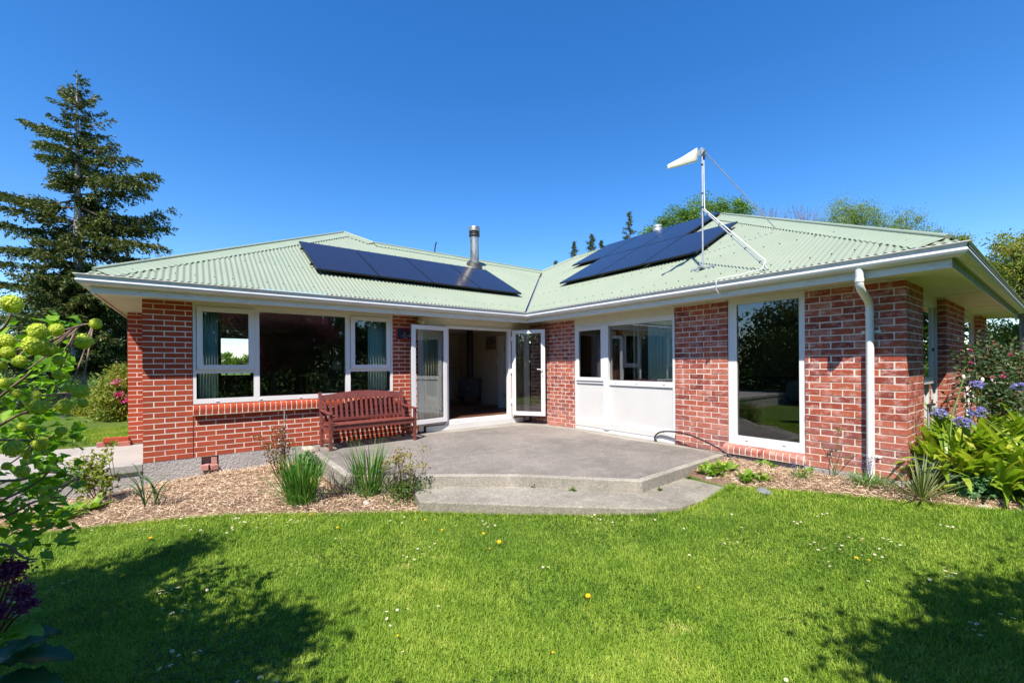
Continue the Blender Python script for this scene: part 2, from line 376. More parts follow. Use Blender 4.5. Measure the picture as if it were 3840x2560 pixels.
def glassm(name, tint, refl):
    m, n = newmat(name); g = n.nodes.new('ShaderNodeBsdfGlossy'); g.inputs['Roughness'].default_value = 0.0; g.inputs['Color'].default_value = (1, 1, 1, 1)
    t = n.nodes.new('ShaderNodeBsdfTransparent'); t.inputs['Color'].default_value = rgb(tint)
    f = n.nodes.new('ShaderNodeFresnel'); f.inputs['IOR'].default_value = refl
    s = n.nodes.new('ShaderNodeMixShader'); o = n.nodes.new('ShaderNodeOutputMaterial')
    n.links.new(mathn(n, 'MULTIPLY', f.outputs[0], 1.9, clamp=True), s.inputs[0]); n.links.new(t.outputs[0], s.inputs[1]); n.links.new(g.outputs[0], s.inputs[2]); n.links.new(s.outputs[0], o.inputs[0])
glassm('window_glass', (.92, .95, .94), 1.5)
# ------------------------------------------------------------ terrain
YA, XB, YE = 7.956, 6.519, 1.155          # wall A plane (Y), wall B plane (X), end wall plane (Y)
def G(x, y):
    x = np.asarray(x, float); y = np.asarray(y, float)
    g = -.075 * np.clip(.3 - x, 0, 3.2) * np.clip((y - 2) / 2.5, 0, 1)
    g = g + .035 * np.sin(x * 1.3 + .4) * np.sin(y * 1.1) * np.clip((5 - y) / 3, 0, 1) * np.clip((3.5 - x) / 2, 0, 1)
    s_ = np.clip((x - 2.2) / 4.2, 0, 1); g = g + .17 * s_ * s_ * (3 - 2 * s_)
    t = np.clip((y - 8.0) / .25, 0, 1); t = t * t * (3 - 2 * t) * (x < 40)
    return g * (1 - t) + .265 * t
PAT = [(1.5, 7.95), (1.5, 5.5), (3.2, 4.16), (4.2, 3.06), (6.515, 3.19), (6.515, 7.95)]
STEP = [(1.99, 4.38), (2.72, 3.68), (3.32, 3.11), (3.83, 2.66), (4.10, 2.50), (4.51, 2.485), (5.33, 2.54), (5.40, 3.05), (5.3, 3.3), (4.3, 3.5), (3.2, 4.5), (2.2, 5.1)]
LBED = [(-9, 7.95), (-9, 9.0), (-6, 8.3), (-3.6, 7.55), (-2.5, 7.1), (-1.68, 6.86), (-1.29, 6.55), (-.75, 6.27), (-.19, 5.93), (.53, 5.42), (1.21, 4.93), (2.0, 4.38), (2.3, 5.2), (1.7, 5.6), (1.7, 7.95)]
def ghit(px_, py_, zo=0.):
    z = 0.
    for _ in range(12): p = onZ(px_, py_, z + zo); z = float(G(p[0], p[1]))
    return p
def mv(x, y, z0=.03):
    "a point measured against level z0, put onto the real ground"
    p = np.array([x, y, 0.])
    for _ in range(12): p = np.array([x, y, 0.]) * (CAMZ - float(G(p[0], p[1])) - .01) / (CAMZ - z0)
    return float(p[0]), float(p[1])
RBED = [(5.20, 2.52)] + [tuple(ghit(2880 + a / 2.45, 1400 + b / 2.45)[:2]) for a, b in ((60, 1080), (700, 1130), (1200, 1190), (1500, 1205), (1900, 1250), (2352, 1280))] + [(7.7, -.3), (8.6, -.6), (12, -.6), (16, 0), (16, 1.4), (6.7, 1.4), (6.7, 3.4), (5.3, 3.35)]
LBED = LBED[3:]; LBED = [(-6, 7.95), (-6, 8.3)] + LBED
def inside(poly, x, y):
    x = np.asarray(x); y = np.asarray(y); r_ = np.zeros(x.shape, bool); n = len(poly)
    for i in range(n):
        x1, y1 = poly[i]; x2, y2 = poly[(i + 1) % n]
        c = ((y1 > y) != (y2 > y)); 
        with np.errstate(divide='ignore', invalid='ignore'):
            r_ ^= c & (x < (x2 - x1) * (y - y1) / (y2 - y1 + 1e-12) + x1)
    return r_
def edge_dist(poly, x, y):
    d = np.full(np.shape(x), 1e9); n = len(poly)
    for i in range(n):
        a = np.array(poly[i]); b = np.array(poly[(i + 1) % n]); ab = b - a
        t = np.clip(((x - a[0]) * ab[0] + (y - a[1]) * ab[1]) / (ab @ ab), 0, 1)
        d = np.minimum(d, np.hypot(x - a[0] - t * ab[0], y - a[1] - t * ab[1]))
    return d
def grid(xs, ys, h, mask=None):
    X, Y = np.meshgrid(xs, ys, indexing='ij'); V = np.stack([X, Y, h(X, Y)], -1).reshape(-1, 3); nx, ny = X.shape
    i = np.arange(nx - 1)[:, None] * ny + np.arange(ny - 1)[None]; F = np.stack([i, i + ny, i + ny + 1, i + 1], -1).reshape(-1, 4)
    if mask is not None:
        c = V[F].mean(1); F = F[mask(c[:, 0], c[:, 1])]
        u, inv = np.unique(F, return_inverse=True); V = V[u]; F = inv.reshape(F.shape)
    return V, F
far = [-400, -250, -150, -90, -60, -40, -28, -20, -15]
xs = np.array(far + list(np.arange(-12, 16.01, .25)) + [-v for v in far[::-1]])
ys = np.array(far + list(np.arange(-12, 7.5, .25)) + [7.7, 7.96, 8.02, 8.06, 8.1, 8.14, 8.18, 8.22, 8.26, 8.4, 9, 10, 11, 12, 14, 16] + [-v for v in far[:-1][::-1]])
ys = np.unique(ys)
V, F = grid(xs, ys, G)
tag(np_mesh('ground', V, [F], MT['lawn_ground'], smooth=True), kind='structure')
def bed(name, poly, x0, x1, y0, y1, hgt):
    def h(X, Y):
        d = edge_dist(poly, X, Y); ins = inside(poly, X, Y)
        b = hgt * np.clip(d / .35, 0, 1) ** .6 * ins
        return G(X, Y) * 1 + b + .006 + .012 * np.sin(X * 9 + Y * 4) * np.sin(Y * 11 - X * 3) * np.clip(d / .1, 0, 1) * ins - .03 * (~ins)
    V, F = grid(np.arange(x0, x1, .05), np.arange(y0, y1, .05), h, lambda a, b: inside(poly, a, b) | (edge_dist(poly, a, b) < .03))
    F = F[:, ::1]
    o = np_mesh(name, V, [F], MT['mulch_ground'], smooth=True); tag(o, kind='structure'); return h
hL = bed('flower_bed', LBED, -6.1, 2.4, 4.2, 7.97, .035)
hR = bed('flower_bed', RBED, 5.0, 12, -.7, 3.5, .035)

# ------------------------------------------------------------ patio, step, path
def slab(name, poly, z0, z1, mat, rim=None):
    m = MB(); m.prism(poly, z0, z1); o = m.build(name, MT[mat], bevel=.012); tag(o, kind='structure'); return o
slab('patio', PAT, -.2, .272, 'patio_edge')
# thin topping of darker aggregate inside a pale trowelled rim
def inset(poly, d):
    n = len(poly); out = []
    for i in range(n):
        p = Vector(poly[i]); a = (p - Vector(poly[i - 1])).normalized(); b = (Vector(poly[(i + 1) % n]) - p).normalized()
        na = Vector((-a.y, a.x)); nb = Vector((-b.y, b.x)); mi = (na + nb) / (1 + na.dot(nb)); out.append(tuple(p + mi * d))
    return out
m = MB(); m.prism(inset(PAT, .09), .262, .2765)
mj = MB(); mj.box(1.80, 1.812, 5.6, 7.85, .2755, .2772); mj.box(1.9, 6.2, 5.52, 5.528, .2755, .2772); tag(mj.build('patio_joint', MT['bark']), kind='structure')

tag(m.build('patio_surface', MT['patio_concrete']), kind='structure')
mrim = MB()
for a, b in (((1.62, 7.86), (3.6, 7.86)), ((3.6, 7.84), (5.0, 7.80)), ((5.0, 7.80), (6.44, 7.84))): pass
mrim.prism([(3.55, 7.93), (3.5, 7.80), (4.4, 7.62), (5.6, 7.60), (6.1, 7.45), (6.35, 6.3), (6.25, 5.2), (6.33, 4.2), (6.42, 3.3), (6.50, 3.28), (6.50, 7.93)], .27, .2785)
tag(mrim.build('patio_surface', MT['patio_edge']), kind='structure')
slab('garden_step', STEP, -.15, .135, 'step_concrete')
tag(MB().box(1.44, 1.60, 7.60, 7.90, -.1, .285).build('patio_edging', MT['patio_rim'], bevel=.02), kind='structure')
slab('path', [(-9, YA + .004), (-.593, YA + .004), (-.593, 10.2), (-9, 10.7)], .16, .275, 'path_concrete')
tag(MB().box(-9, -.60, YA + .035, YA + .2, -.7, .159).build('retaining_wall', MT['plinth_plaster']), label='low rough plastered wall under the concrete path left of the brick pier', cat='retaining wall')

# ------------------------------------------------------------ the house
H = thing('brick_house', 'single storey red brick house with pale green corrugated roof and white windows', 'house', (3, 9, 0))
# mortar backing (one wall part each) and bricks
BR = []   # (wall, brick name, centre, axis(0 = along x,1 = along y), a-length, height, depth, normal sign, material)
def wall(rects, axis, plane, sgn, z0, ch, pitch, phase, mat, depth=.1, jit=.0015, par=1):
    """rects in (a0,a1,za,zb) along axis; plane = face position; sgn = direction from face into the wall"""
    out = []
    for (a0, a1, za, zb, c0, c1) in rects:
        m = MB(); p0 = plane + sgn * (jit + .0012); p1 = plane + sgn * (depth - .004)
        lo, hi = a0 + (.004 if not c0 else .1 if axis == 0 else jit + .0012), a1 - (.004 if not c1 else .1)
        q = sorted((p0, p1))
        if axis == 0: m.box(lo, hi, q[0], q[1], za + .002, zb)
        else: m.box(q[0], q[1], lo, hi, za + .002, zb)
        W = m.build('wall', MT['mortar'], H)
        k = 0; z = z0
        while z < zb - .02:
            zt = min(z + ch, zb); zbm = max(z, za)
            if zt - zbm > .03:
                even = int(round((z - z0) / ch)) % 2
                s0 = a0 + (.112 if (c0 and even == par) else 0); s1 = a1 - (.112 if (c1 and not even) else 0)
                off = phase + (pitch / 2 if even else 0)
                j = math.floor((s0 - off) / pitch)
                while True:
                    x0 = off + j * pitch; x1 = x0 + pitch; j += 1
                    if x0 > s1: break
                    x0c = max(x0 + .005, s0); x1c = min(x1 - .005, s1)
                    if x0c - s0 < .035: x0c = s0
                    if s1 - x1c < .035: x1c = s1
                    if x1c - x0c < .025: continue
                    cx_ = (x0c + x1c) / 2; cz = (zbm + zt) / 2; dp = random.uniform(-jit, jit)
                    c = (cx_, plane + sgn * (depth / 2) + dp, cz) if axis == 0 else (plane + sgn * (depth / 2) + dp, cx_, cz)
                    L = x1c - x0c - random.uniform(0, jit * 2); hh = zt - zbm - .0115 - random.uniform(0, jit)
                    BR.append((W, c, axis, L, hh, depth, mat, random.uniform(-.006, .006) if jit > .002 else 0))
            z += ch
        out.append(W)
    return out
# front wall, left wing (smooth long bricks)
wA = wall([(-.593, -.02, .28, 2.62, 0, 0)], 0, YA, 1, .28, .0787, .244, -.4727, 'brick_smooth')
wall([(-.0155, 3.08, .28, .905, 0, 0)], 0, YA, 1, .28, .0787, .244, -.4727, 'brick_smooth')
wall([(3.0845, 3.607, .28, 2.62, 0, 0)], 0, YA, 1, .28, .0787, .244, 3.0845, 'brick_smooth')
wall([(-.945, -.25, .29, 2.62, 0, 0)], 0, 10.05, 1, .29, .0787, .244, -.945, 'brick_smooth')
# front wall, right wing (rustic bricks), south end wall
wall([(6.43, 7.93, .275, 2.62, 0, 0)], 1, XB, 1, .275, .086, .24, 7.93, 'brick_rustic', jit=.003)
wall([(3.19, 4.072, .275, 2.62, 0, 0)], 1, XB, 1, .275, .086, .24, 3.19 + .02, 'brick_rustic', jit=.003)
wall([(YE, 2.165, .275, 2.62, 1, 0)], 1, XB, 1, .275, .086, .24, YE, 'brick_rustic', jit=.003)
wall([(XB, 7.43, .275, 2.62, 1, 0)], 0, YE, 1, .275, .086, .24, XB + .02, 'brick_rustic', jit=.003, par=0)
wall([(7.4345, 9.055, .275, .62, 0, 0)], 0, YE, 1, .275, .086, .24, XB + .02, 'brick_rustic', jit=.003)
wall([(9.06, 10.78, .275, 2.62, 0, 0)], 0, YE, 1, .275, .086, .24, 9.06, 'brick_rustic', jit=.003)
wall([(10.7845, 13.025, .275, .9, 0, 0)], 0, YE, 1, .275, .086, .24, 9.06, 'brick_rustic', jit=.003)
wall([(13.03, 13.9, .275, 2.62, 0, 0)], 0, YE, 1, .275, .086, .24, 13.03, 'brick_rustic', jit=.003)
_bc = {}
def brick_geo(L, h, d, axis, rot=0):
    """a brick with worn arrises: front face slightly smaller"""
    c = .0028
    V = []; 
    for y, k in ((-d / 2, c), (-d / 2 + c, 0), (d / 2 - c, 0), (d / 2, c)):
        for sx, sz in ((-1, -1), (1, -1), (1, 1), (-1, 1)): V.append((sx * (L / 2 - k), y, sz * (h / 2 - k)))
    F = [(0, 1, 2, 3), (15, 14, 13, 12)]
    for a in range(3):
        for k in range(4): F.append((a * 4 + k, (a + 1) * 4 + k, (a + 1) * 4 + (k + 1) % 4, a * 4 + (k + 1) % 4))
    V = np.array(V, float); F = np.array(F)
    if axis == 1: V = np.stack([V[:, 1], -V[:, 0], V[:, 2]], -1)
    return V, F
# rank by the area each brick shows in the picture: the 300 largest become objects of their own
score = []
for i, (W, c, ax, L, hh, d, mat, t) in enumerate(BR):
    f = (c[0], YA - 0 if False else c[1] - d / 2, c[2]) if ax == 0 else (c[0] - d / 2, c[1], c[2])
    a = (1, 0) if ax == 0 else (0, 1)
    q = proj([(f[0] - a[0] * L / 2, f[1] - a[1] * L / 2, f[2]), (f[0] + a[0] * L / 2, f[1] + a[1] * L / 2, f[2]), (f[0], f[1], f[2] - hh / 2), (f[0], f[1], f[2] + hh / 2)])
    ok = 0 < q[0, 0] < 3840 and 0 < q[2, 1] < 2560
    score.append(abs(q[1, 0] - q[0, 0]) * abs(q[3, 1] - q[2, 1]) * ok)
SILLS = 53
order = np.argsort(-np.array(score)); single = set(order[:300 - SILLS].tolist())
rest = {}
for i, (W, c, ax, L, hh, d, mat, t) in enumerate(BR):
    if i in single:
        key = (round(L / .004), round(hh / .002), ax, mat)
        if key not in _bc:
            V, F = brick_geo(key[0] * .004, key[1] * .002, d, ax)
            me = bpy.data.meshes.new('brick'); me.from_pydata(V.tolist(), [], F.tolist()); me.materials.append(MT[mat]); _bc[key] = me
        o = bpy.data.objects.new('brick', _bc[key]); COL.objects.link(o); o.parent = W; o.location = Vector(c) - Vector(ORG[W.name]); o.rotation_euler = (0, 0, t * .5)
    else:
        V, F = brick_geo(L, hh, d, ax); rest.setdefault(mat, []).append((V + np.array(c), F))
Vs, Fs, mi, n0 = [], [], [], 0
for k, (mat, l) in enumerate(rest.items()):
    for V, F in l: Vs.append(V); Fs.append(F + n0); n0 += len(V); mi += [k] * len(F)
o = np_mesh('brickwork', np.concatenate(Vs), [np.concatenate(Fs)], None, H, mats=[MT[k] for k in rest], midx=mi); tag(o, kind='stuff')
# bullnose sill bricks on edge
def sill(a0, a1, n, axis, plane, zt, zb, out, mat, sgn=1, slope=0.):
    ms = MB(); hh0 = zt - zb
    if axis == 0: ms.add([(x, y, z) for x in (a0, a1) for y, z in ((plane + .045, zb + .008), (plane - out + .004, zb + .006), (plane - out + .004, zt - hh0 * .5), (plane - out + .004 + hh0 * .18, zt - .022), (plane + .045, zt - .004))], [(0, 1, 2, 3, 4), (9, 8, 7, 6, 5), (0, 5, 6, 1), (1, 6, 7, 2), (2, 7, 8, 3), (3, 8, 9, 4), (4, 9, 5, 0)])
    else: ms.add([(y, x, z) for x in (a0, a1) for y, z in ((plane + .045, zb + .008), (plane - out + .004, zb + .006), (plane - out + .004, zt - hh0 * .5), (plane - out + .004 + hh0 * .18, zt - .022), (plane + .045, zt - .004))], [(0, 1, 2, 3, 4), (9, 8, 7, 6, 5), (0, 5, 6, 1), (1, 6, 7, 2), (2, 7, 8, 3), (3, 8, 9, 4), (4, 9, 5, 0)])
    W = ms.build('window_sill', MT['mortar'], H)
    p = (a1 - a0) / n; prof = []; hh = zt - zb; r_ = hh * .5
    prof = [(plane + .05, zb), (plane - out + .02, zb), (plane - out + .004, zb + .012)]
    for k in range(7):
        t = R(15 * k + 0); prof.append((plane - out + r_ * (1 - math.cos(t)), zt - r_ + r_ * math.sin(t) - slope * 0))
    prof.append((plane + .05, zt))
    for i in range(n):
        b0 = a0 + i * p + .006; b1 = a0 + (i + 1) * p - .006; dz = random.uniform(-.002, .002)
        V = [(b0, y, z + dz) for y, z in prof] + [(b1, y, z + dz) for y, z in prof]
        if axis == 1: V = [(y, x, z) for x, y, z in V]
        k = len(prof); F = [tuple(range(k)), tuple(range(k, 2 * k))[::-1]] + [(j, k + j, k + (j + 1) % k, (j + 1) % k) for j in range(k)]
        mb = MB(); mb.add(V, F); mb.build('brick', MT[mat], W)
sill(-.02, 3.08, 40, 0, YA, 1.078, .912, .07, 'brick_smooth')
sill(2.165, 3.235, 13, 1, XB, .425, .285, .075, 'brick_rustic')
# plinths
def plinth(name, *bxs, mat='plinth_plaster'):
    m = MB()
    for b in bxs: m.box(*b)
    return m.build(name, MT[mat], H)
plinth('foundation', (-.59, .076, YA + .004, YA + .15, -.3, .279), (.076, .292, YA + .004, YA + .15, -.3, .085), (.292, 1.495, YA + .004, YA + .15, -.3, .279), (.076, .292, YA + .11, YA + .15, .085, .279))
plinth('foundation', (XB - .03, XB + .1, YE - .03, 3.18, -.2, .270), mat='path_concrete')
plinth('foundation', (XB + .1, 14, YE - .03, YE + .1, -.2, .270), mat='path_concrete')
# back and side walls, not in view
m = MB(); m.box(-.93, -.83, 10.16, 15.0, .28, 2.62); m.box(-.83, 3.4, 14.52, 14.62, 2.45, 2.62); m.box(3.4, 13.9, 14.9, 15.0, .28, 2.62); m.box(13.8, 13.9, 1.27, 14.9, .28, 2.62)
m.box(-.585, -.49, YA + .11, 10.04, .28, 2.62)
m.build('wall', MT['brick_smooth'], H)

# roof -------------------------------------------------------------
T = math.tan(R(28.6)); E0 = 2.80; GX0, GY, GX, GE = -1.2, 7.41, 5.97, .58
def zA(y): return E0 + T * (y - GY)
def zB(x): return E0 + T * (x - GX)
ridA, apA, ridB, apB = 11.26, (3.25, 11.86), 10.72, (10.72, 5.33)
PW = .0762
def corrugate(name, a0, a1, lo, hi, axis, zf, steps=8):
    a = np.arange(a0, a1, PW / steps); V = []; t0 = np.array([lo(x) for x in a]); t1 = np.array([hi(x) for x in a])
    keep = t1 > t0 + .004; a, t0, t1 = a[keep], t0[keep], t1[keep]
    wv = .0095 * np.sin(2 * np.pi * a / PW)
    nz = math.cos(R(28.6)); nn = math.sin(R(28.6)); n = len(a); K = 4
    Vs = []
    for q in range(K):
        tt = t0 + (t1 - t0) * q / (K - 1)
        Vs.append(np.stack([a, tt - wv * nn, zf(tt) + wv * nz], -1) if axis == 0 else np.stack([tt - wv * nn, a, zf(tt) + wv * nz], -1))
    V = np.concatenate(Vs); F = np.concatenate([np.stack([np.arange(n - 1) + q * n, np.arange(1, n) + q * n, np.arange(1, n) + (q + 1) * n, np.arange(n - 1) + (q + 1) * n], -1) for q in range(K - 1)])
    if axis == 1: F = F[:, ::-1]
    o = np_mesh(name, V, [F], MT['roof_green'], H, smooth=True); return o
eA, eB = 7.475, 6.035
def hiA(x):
    if x < apA[0]: h = GY + (x - GX0)
    elif x < 3.85: h = apA[1] - (x - apA[0])
    else: h = ridA
    return h - .02
def loA(x): return eA if x < GX + .0 else GY + (x - GX) + .035
ROOF_A = corrugate('roof', GX0 + .06, 9.80, lambda x: eA if x < GX else GY + (x - GX) + .05, hiA, 0, zA)
ROOF_B = corrugate('roof', GE + .08, 11.2, lambda y: eB if y < GY else GX + (y - GY) + .05, lambda y: (GX + (y - GE) if y < apB[1] else (ridB if y < 10.36 else ridB - (y - 10.36))) - .02, 1, zB)
# hidden roof planes (flat sheets of the same steel, 3 cm folded thickness)
def sheet(P):
    m = MB(); n = len(P); V = list(P) + [(x, y, z - .03) for x, y, z in P]
    m.add(V, [tuple(range(n)), tuple(range(n, 2 * n))[::-1]] + [(i, (i + 1) % n, n + (i + 1) % n, n + i) for i in range(n)]); return m.build('roof', MT['roof_cap'], H)
apAz = zA(apA[1]); rAz = zA(ridA); rBz = zB(ridB); apBz = zB(apB[0])
sheet([(GX0 + .05, 7.45, E0), (3.24, 11.85, apAz - .01), (3.24, 18, apAz - .01), (GX0 + .05, 18, E0)])
sheet([(3.25, 11.87, apAz - .02), (3.86, 11.27, rAz - .02), (9.82, 11.27, rAz - .02), (9.82, 15.4, E0 - .1), (3.25, 15.4, E0 - .1)])
sheet([(GX + .05, GE + .03, E0), (14.5, GE + .03, E0), (apB[0], apB[1] - .02, apBz - .01)])
sheet([(14.5, GE + .05, E0), (14.5, 15.4, E0), (10.74, 10.38, rBz - .02), (10.74, apB[1], apBz - .02)])
sheet([(9.84, 11.28, rAz - .02), (10.74, 10.38, rBz - .02), (14.5, 15.4, E0), (9.84, 15.4, E0 - .1)])
# black strips added behind the gutter to block light shining through below the sheets
m = MB(); m.box(GX0 + .18, 6.2, 7.52, 7.545, 2.70, 2.80); m.box(6.08, 6.105, .76, 7.52, 2.70, 2.80); m.build('eave_light_stop', MT['void_black'], H)
# caps: flat wings plus a rolled top
def cap(p, q, na, nb, wid=.26, lift=.034, roll=.028, wavy=True):
    p = Vector(p); q = Vector(q); d = (q - p).normalized(); m = MB(); up = Vector((0, 0, lift))
    for nv in (na, nb):
        if nv is None: continue
        nv = Vector(nv); nv = (nv - d * nv.dot(d)).normalized()
        n = max(2, int((q - p).length / .019)) if wavy else 2
        V = []; 
        for i in range(n):
            c = p + (q - p) * (i / (n - 1)) + up
            e = c + nv * wid; e.z += (.007 * math.sin(i * 1.18) if wavy else 0) - .012
            V += [c, e, e - Vector((0, 0, .012))]
        F = []
        for i in range(n - 1):
            a = i * 3; F += [(a, a + 1, a + 4, a + 3), (a + 1, a + 2, a + 5, a + 4)]
        m.add(V, F)
    m.tube([p + up, q + up], roll, 10)
    return m.build('ridge_cap', MT['roof_cap'], H)
dA = (0, -1, -T); dB = (-1, 0, -T); dE = (0, -1, -T); dL = (-1, 0, -T); dR = (1, 0, -T)
cap((GX0 + .17, GY + .17, E0 + .11 * T + .02), (apA[0], apA[1], apAz), dA, dL)
cap((apA[0], apA[1], apAz), (3.85, 11.26, rAz), dA, dR)
cap((3.85, ridA, rAz), (9.82, ridA, rAz), dA, (0, 1, -T))
cap((GX + .19, GE + .19, E0 + .13 * T + .02), (apB[0], apB[1], apBz), dB, dE, .28)
cap((apB[0], apB[1], apBz), (ridB, 10.36, rBz), dB, dR)
cap((ridB, 10.36, rBz), (9.82, 11.26, rAz), dB, dR, .1)
# valley gutter
m = MB(); m.add([(GX + .0, GY + .12, E0 - .02), (GX + .12, GY + .0, E0 - .02), (9.90, 11.20, rAz - .03), (9.78, 11.32, rAz - .03), (GX + .06, GY + .06, E0 - .05), (9.84, 11.26, rAz - .06)], [(0, 4, 5, 3), (4, 1, 2, 5)])
m.build('valley_flashing', MT['galvanised'], H)
m = MB(); m.tube([(9.3, 10.74, zA(10.74) + .0), (9.79, 11.22, zA(11.22) - .005)], .022, 6); m.build('leaf_litter', MT['bark'], H)
# roof screws
V0 = []; m = MB()
for r_ in np.arange(.25, 4.2, .9):
    for x in np.arange(GX0 + .3, 9.6, PW * 3):
        y = eA + r_
        lo = eA if x < GX else GY + (x - GX) + .1
        if lo < y < hiA(x) - .15: m.box(x - .006, x + .006, y - .006, y + .006, zA(y) + .006, zA(y) + .020)
    for y in np.arange(GE + .3, 11, PW * 3):
        x = eB + r_; lo = eB if y < GY else GX + (y - GY) + .1; hi = (GX + (y - GE) if y < apB[1] else ridB) - .15
        if lo < x < hi: m.box(x - .006, x + .006, y - .006, y + .006, zB(x) + .006, zB(x) + .020)
tag(m.build('roof_screws', MT['dark_rubber'], H), kind='stuff')

# eaves: gutter, fascia, soffit
FP = [(-1.06, 14), (-1.06, 7.536), (6.099, 7.536), (6.099, .735), (14.35, .735), (14.35, 9)]
def sweep(prof, name, mat, thick=True):
    n = len(FP); P = []
    for i in range(n):
        p = Vector(FP[i]); a = (p - Vector(FP[i - 1])).normalized() if i else None; b = (Vector(FP[i + 1]) - p).normalized() if i < n - 1 else None
        na = Vector((a.y, -a.x)) if a else None; nb = Vector((b.y, -b.x)) if b else None
        mi = nb if a is None else na if b is None else (na + nb) / (1 + na.dot(nb))
        P.append([(p.x + mi.x * o_, p.y + mi.y * o_, z) for o_, z in prof])
    k = len(prof); m = MB(); m.add(sum(P, []), [(i * k + j, (i + 1) * k + j, (i + 1) * k + (j + 1) % k, i * k + (j + 1) % k) for i in range(n - 1) for j in range(k)])
    return m.build(name, MT[mat], H)
gp = [(.002, 2.806), (.002, 2.702), (.03, 2.690), (.06, 2.688), (.09, 2.698), (.112, 2.716), (.122, 2.738), (.118, 2.758), (.108, 2.768), (.116, 2.800), (.124, 2.806), (.140, 2.812), (.138, 2.817), (.112, 2.812), (.104, 2.768), (.112, 2.755), (.116, 2.738), (.107, 2.720), (.088, 2.704), (.06, 2.694), (.008, 2.706), (.006, 2.806)]
sweep(gp, 'gutter', 'gutter_paint')
fo = sweep([(-.022, 2.60), (0, 2.60), (0, 2.80), (-.022, 2.80)], 'fascia', 'fascia_paint')
# weathered algae strip on the shaded end fascia
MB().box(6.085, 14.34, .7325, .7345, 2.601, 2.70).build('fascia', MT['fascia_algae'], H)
m = MB(); m.box(-1.037, 6.12, 7.559, 7.975, 2.623, 2.638); m.box(-1.037, -.25, 7.9755, 14, 2.623, 2.638); m.box(6.122, 6.66, 1.32, 7.975, 2.623, 2.638); m.box(6.122, 14.32, .758, 1.319, 2.623, 2.638)
m.build('soffit', MT['soffit_board'], H)
# beads where soffit boards join
m = MB()
for x in (1.2, 3.6): m.box(x, x + .02, 7.56, YA, 2.619, 2.6225)
for y in (2.4, 4.8): m.box(6.13, XB, y, y + .02, 2.619, 2.6225)
for x in (8.8, 11.2): m.box(x, x + .02, .76, YE, 2.619, 2.6225)
m.build('soffit_bead', MT['soffit_board'], H)
# gutter joint collars
# downpipe
dp = MB(); px_ = 6.459
dp.tube([(6.03, 1.463, 2.70), (6.03, 1.463, 2.56), (6.04, 1.463, 2.52), (6.075, 1.463, 2.485), (6.38, 1.466, 2.375), (6.43, 1.468, 2.345), (px_ - .006, 1.470, 2.30), (px_, 1.470, 2.25), (px_, 1.470, .10)], .040, 20)
D = dp.build('downpipe', MT['downpipe_paint'], H)
for p, q in (((6.03, 1.463, 2.60), (6.03, 1.463, 2.56)), ((px_, 1.47, 2.26), (px_, 1.47, 2.21))): MB().tube([p, q], .0445, 20).build('collar', MT['downpipe_paint'], D)
for z in (2.0, .51):
    m = MB(); m.tube([(px_, 1.47, z), (px_, 1.47, z + .028)], .043, 20); m.box(px_ + .03, XB, 1.395, 1.41, z, z + .028); m.box(px_ + .03, XB, 1.53, 1.545, z, z + .028); m.box(XB - .008, XB - .001, 1.38, 1.56, z, z + .028); m.build('bracket', MT['downpipe_paint'], D)

# ------------------------------------------------------------ windows
def frame_rect(m, axis, a0, a1, z0, z1, wd, p0, p1, wb=None, wt=None):
    wb = wb or wd; wt = wt or wd
    def b(x0, x1, za, zb):
        q0, q1 = sorted((p0, p1))
        if axis == 0: m.box(x0, x1, q0, q1, za, zb)
        else: m.box(q0, q1, x0, x1, za, zb)
    b(a0, a0 + wd, z0, z1); b(a1 - wd, a1, z0, z1); b(a0 + wd, a1 - wd, z0, z0 + wb); b(a0 + wd, a1 - wd, z1 - wt, z1)
def pane(axis, a0, a1, z0, z1, p, parent, name='pane'):
    m = MB()
    if axis == 0: m.box(a0, a1, p, p + .006, z0, z1)
    else: m.box(p, p + .006, a0, a1, z0, z1)
    return m.build(name, MT['window_glass'], parent)
def cover(axis, a, z, p, parent):   # little drain covers on the bottom rails
    m = MB(); s = .02
    if axis == 0: m.box(a - s, a + s, p - .008, p, z - .006, z + .006)
    else: m.box(p - .008, p, a - s, a + s, z - .006, z + .006)
    m.build('drain_cover', MT['white_pvc'], parent)
PV = MT['white_pvc']
# window group on the left wing
m = MB(); fa, fb = YA - .002, YA + .07
for b in ((-.018, 3.078, fa, fb, 2.53, 2.62), (-.018, .022, fa, fb, 1.084, 2.53), (3.035, 3.078, fa, fb, 1.084, 2.53), (.022, 3.035, fa, fb, 1.084, 1.158), (.765, .846, fa, fb, 1.158, 2.53), (2.195, 2.28, fa, fb, 1.158, 2.53), (.022, .765, fa, fb, 1.545, 1.60), (2.28, 3.035, fa, fb, 1.541, 1.592)): m.box(*b)
W1 = m.build('window', PV, H)
m = MB(); m.box(-.018, 3.078, YA - .012, fa, 2.59, 2.62); m.build('head_trim', MT['cream_board'], W1)  # cream tint stands in for warm bounced light on the white frame head
m = MB(); frame_rect(m, 0, .022, .060, 1.158, 1.545, .037, fa + .02, fb - .01); frame_rect(m, 0, .737, .765, 1.158, 1.545, .027, fa + .02, fb - .01)
for (a0, a1, z0, z1) in ((.028, .768, 1.600, 2.560), (2.285, 3.021, 1.590, 2.555)):
    m = MB(); frame_rect(m, 0, a0, a1, z0, z1, .074, YA - .03, YA + .03)
    S = m.build('sash', PV, W1, bevel=.004); pane(0, a0 + .07, a1 - .07, z0 + .07, z1 - .07, YA + .0, W1)
pane(0, .022, .765, 1.158, 1.545, YA + .03, W1); pane(0, .846, 2.195, 1.158, 2.53, YA + .03, W1); pane(0, 2.28, 3.035, 1.158, 1.541, YA + .03, W1)
for x in (.28, .86, 1.45, 2.05, 2.7): cover(0, x, 1.115, fa, W1)
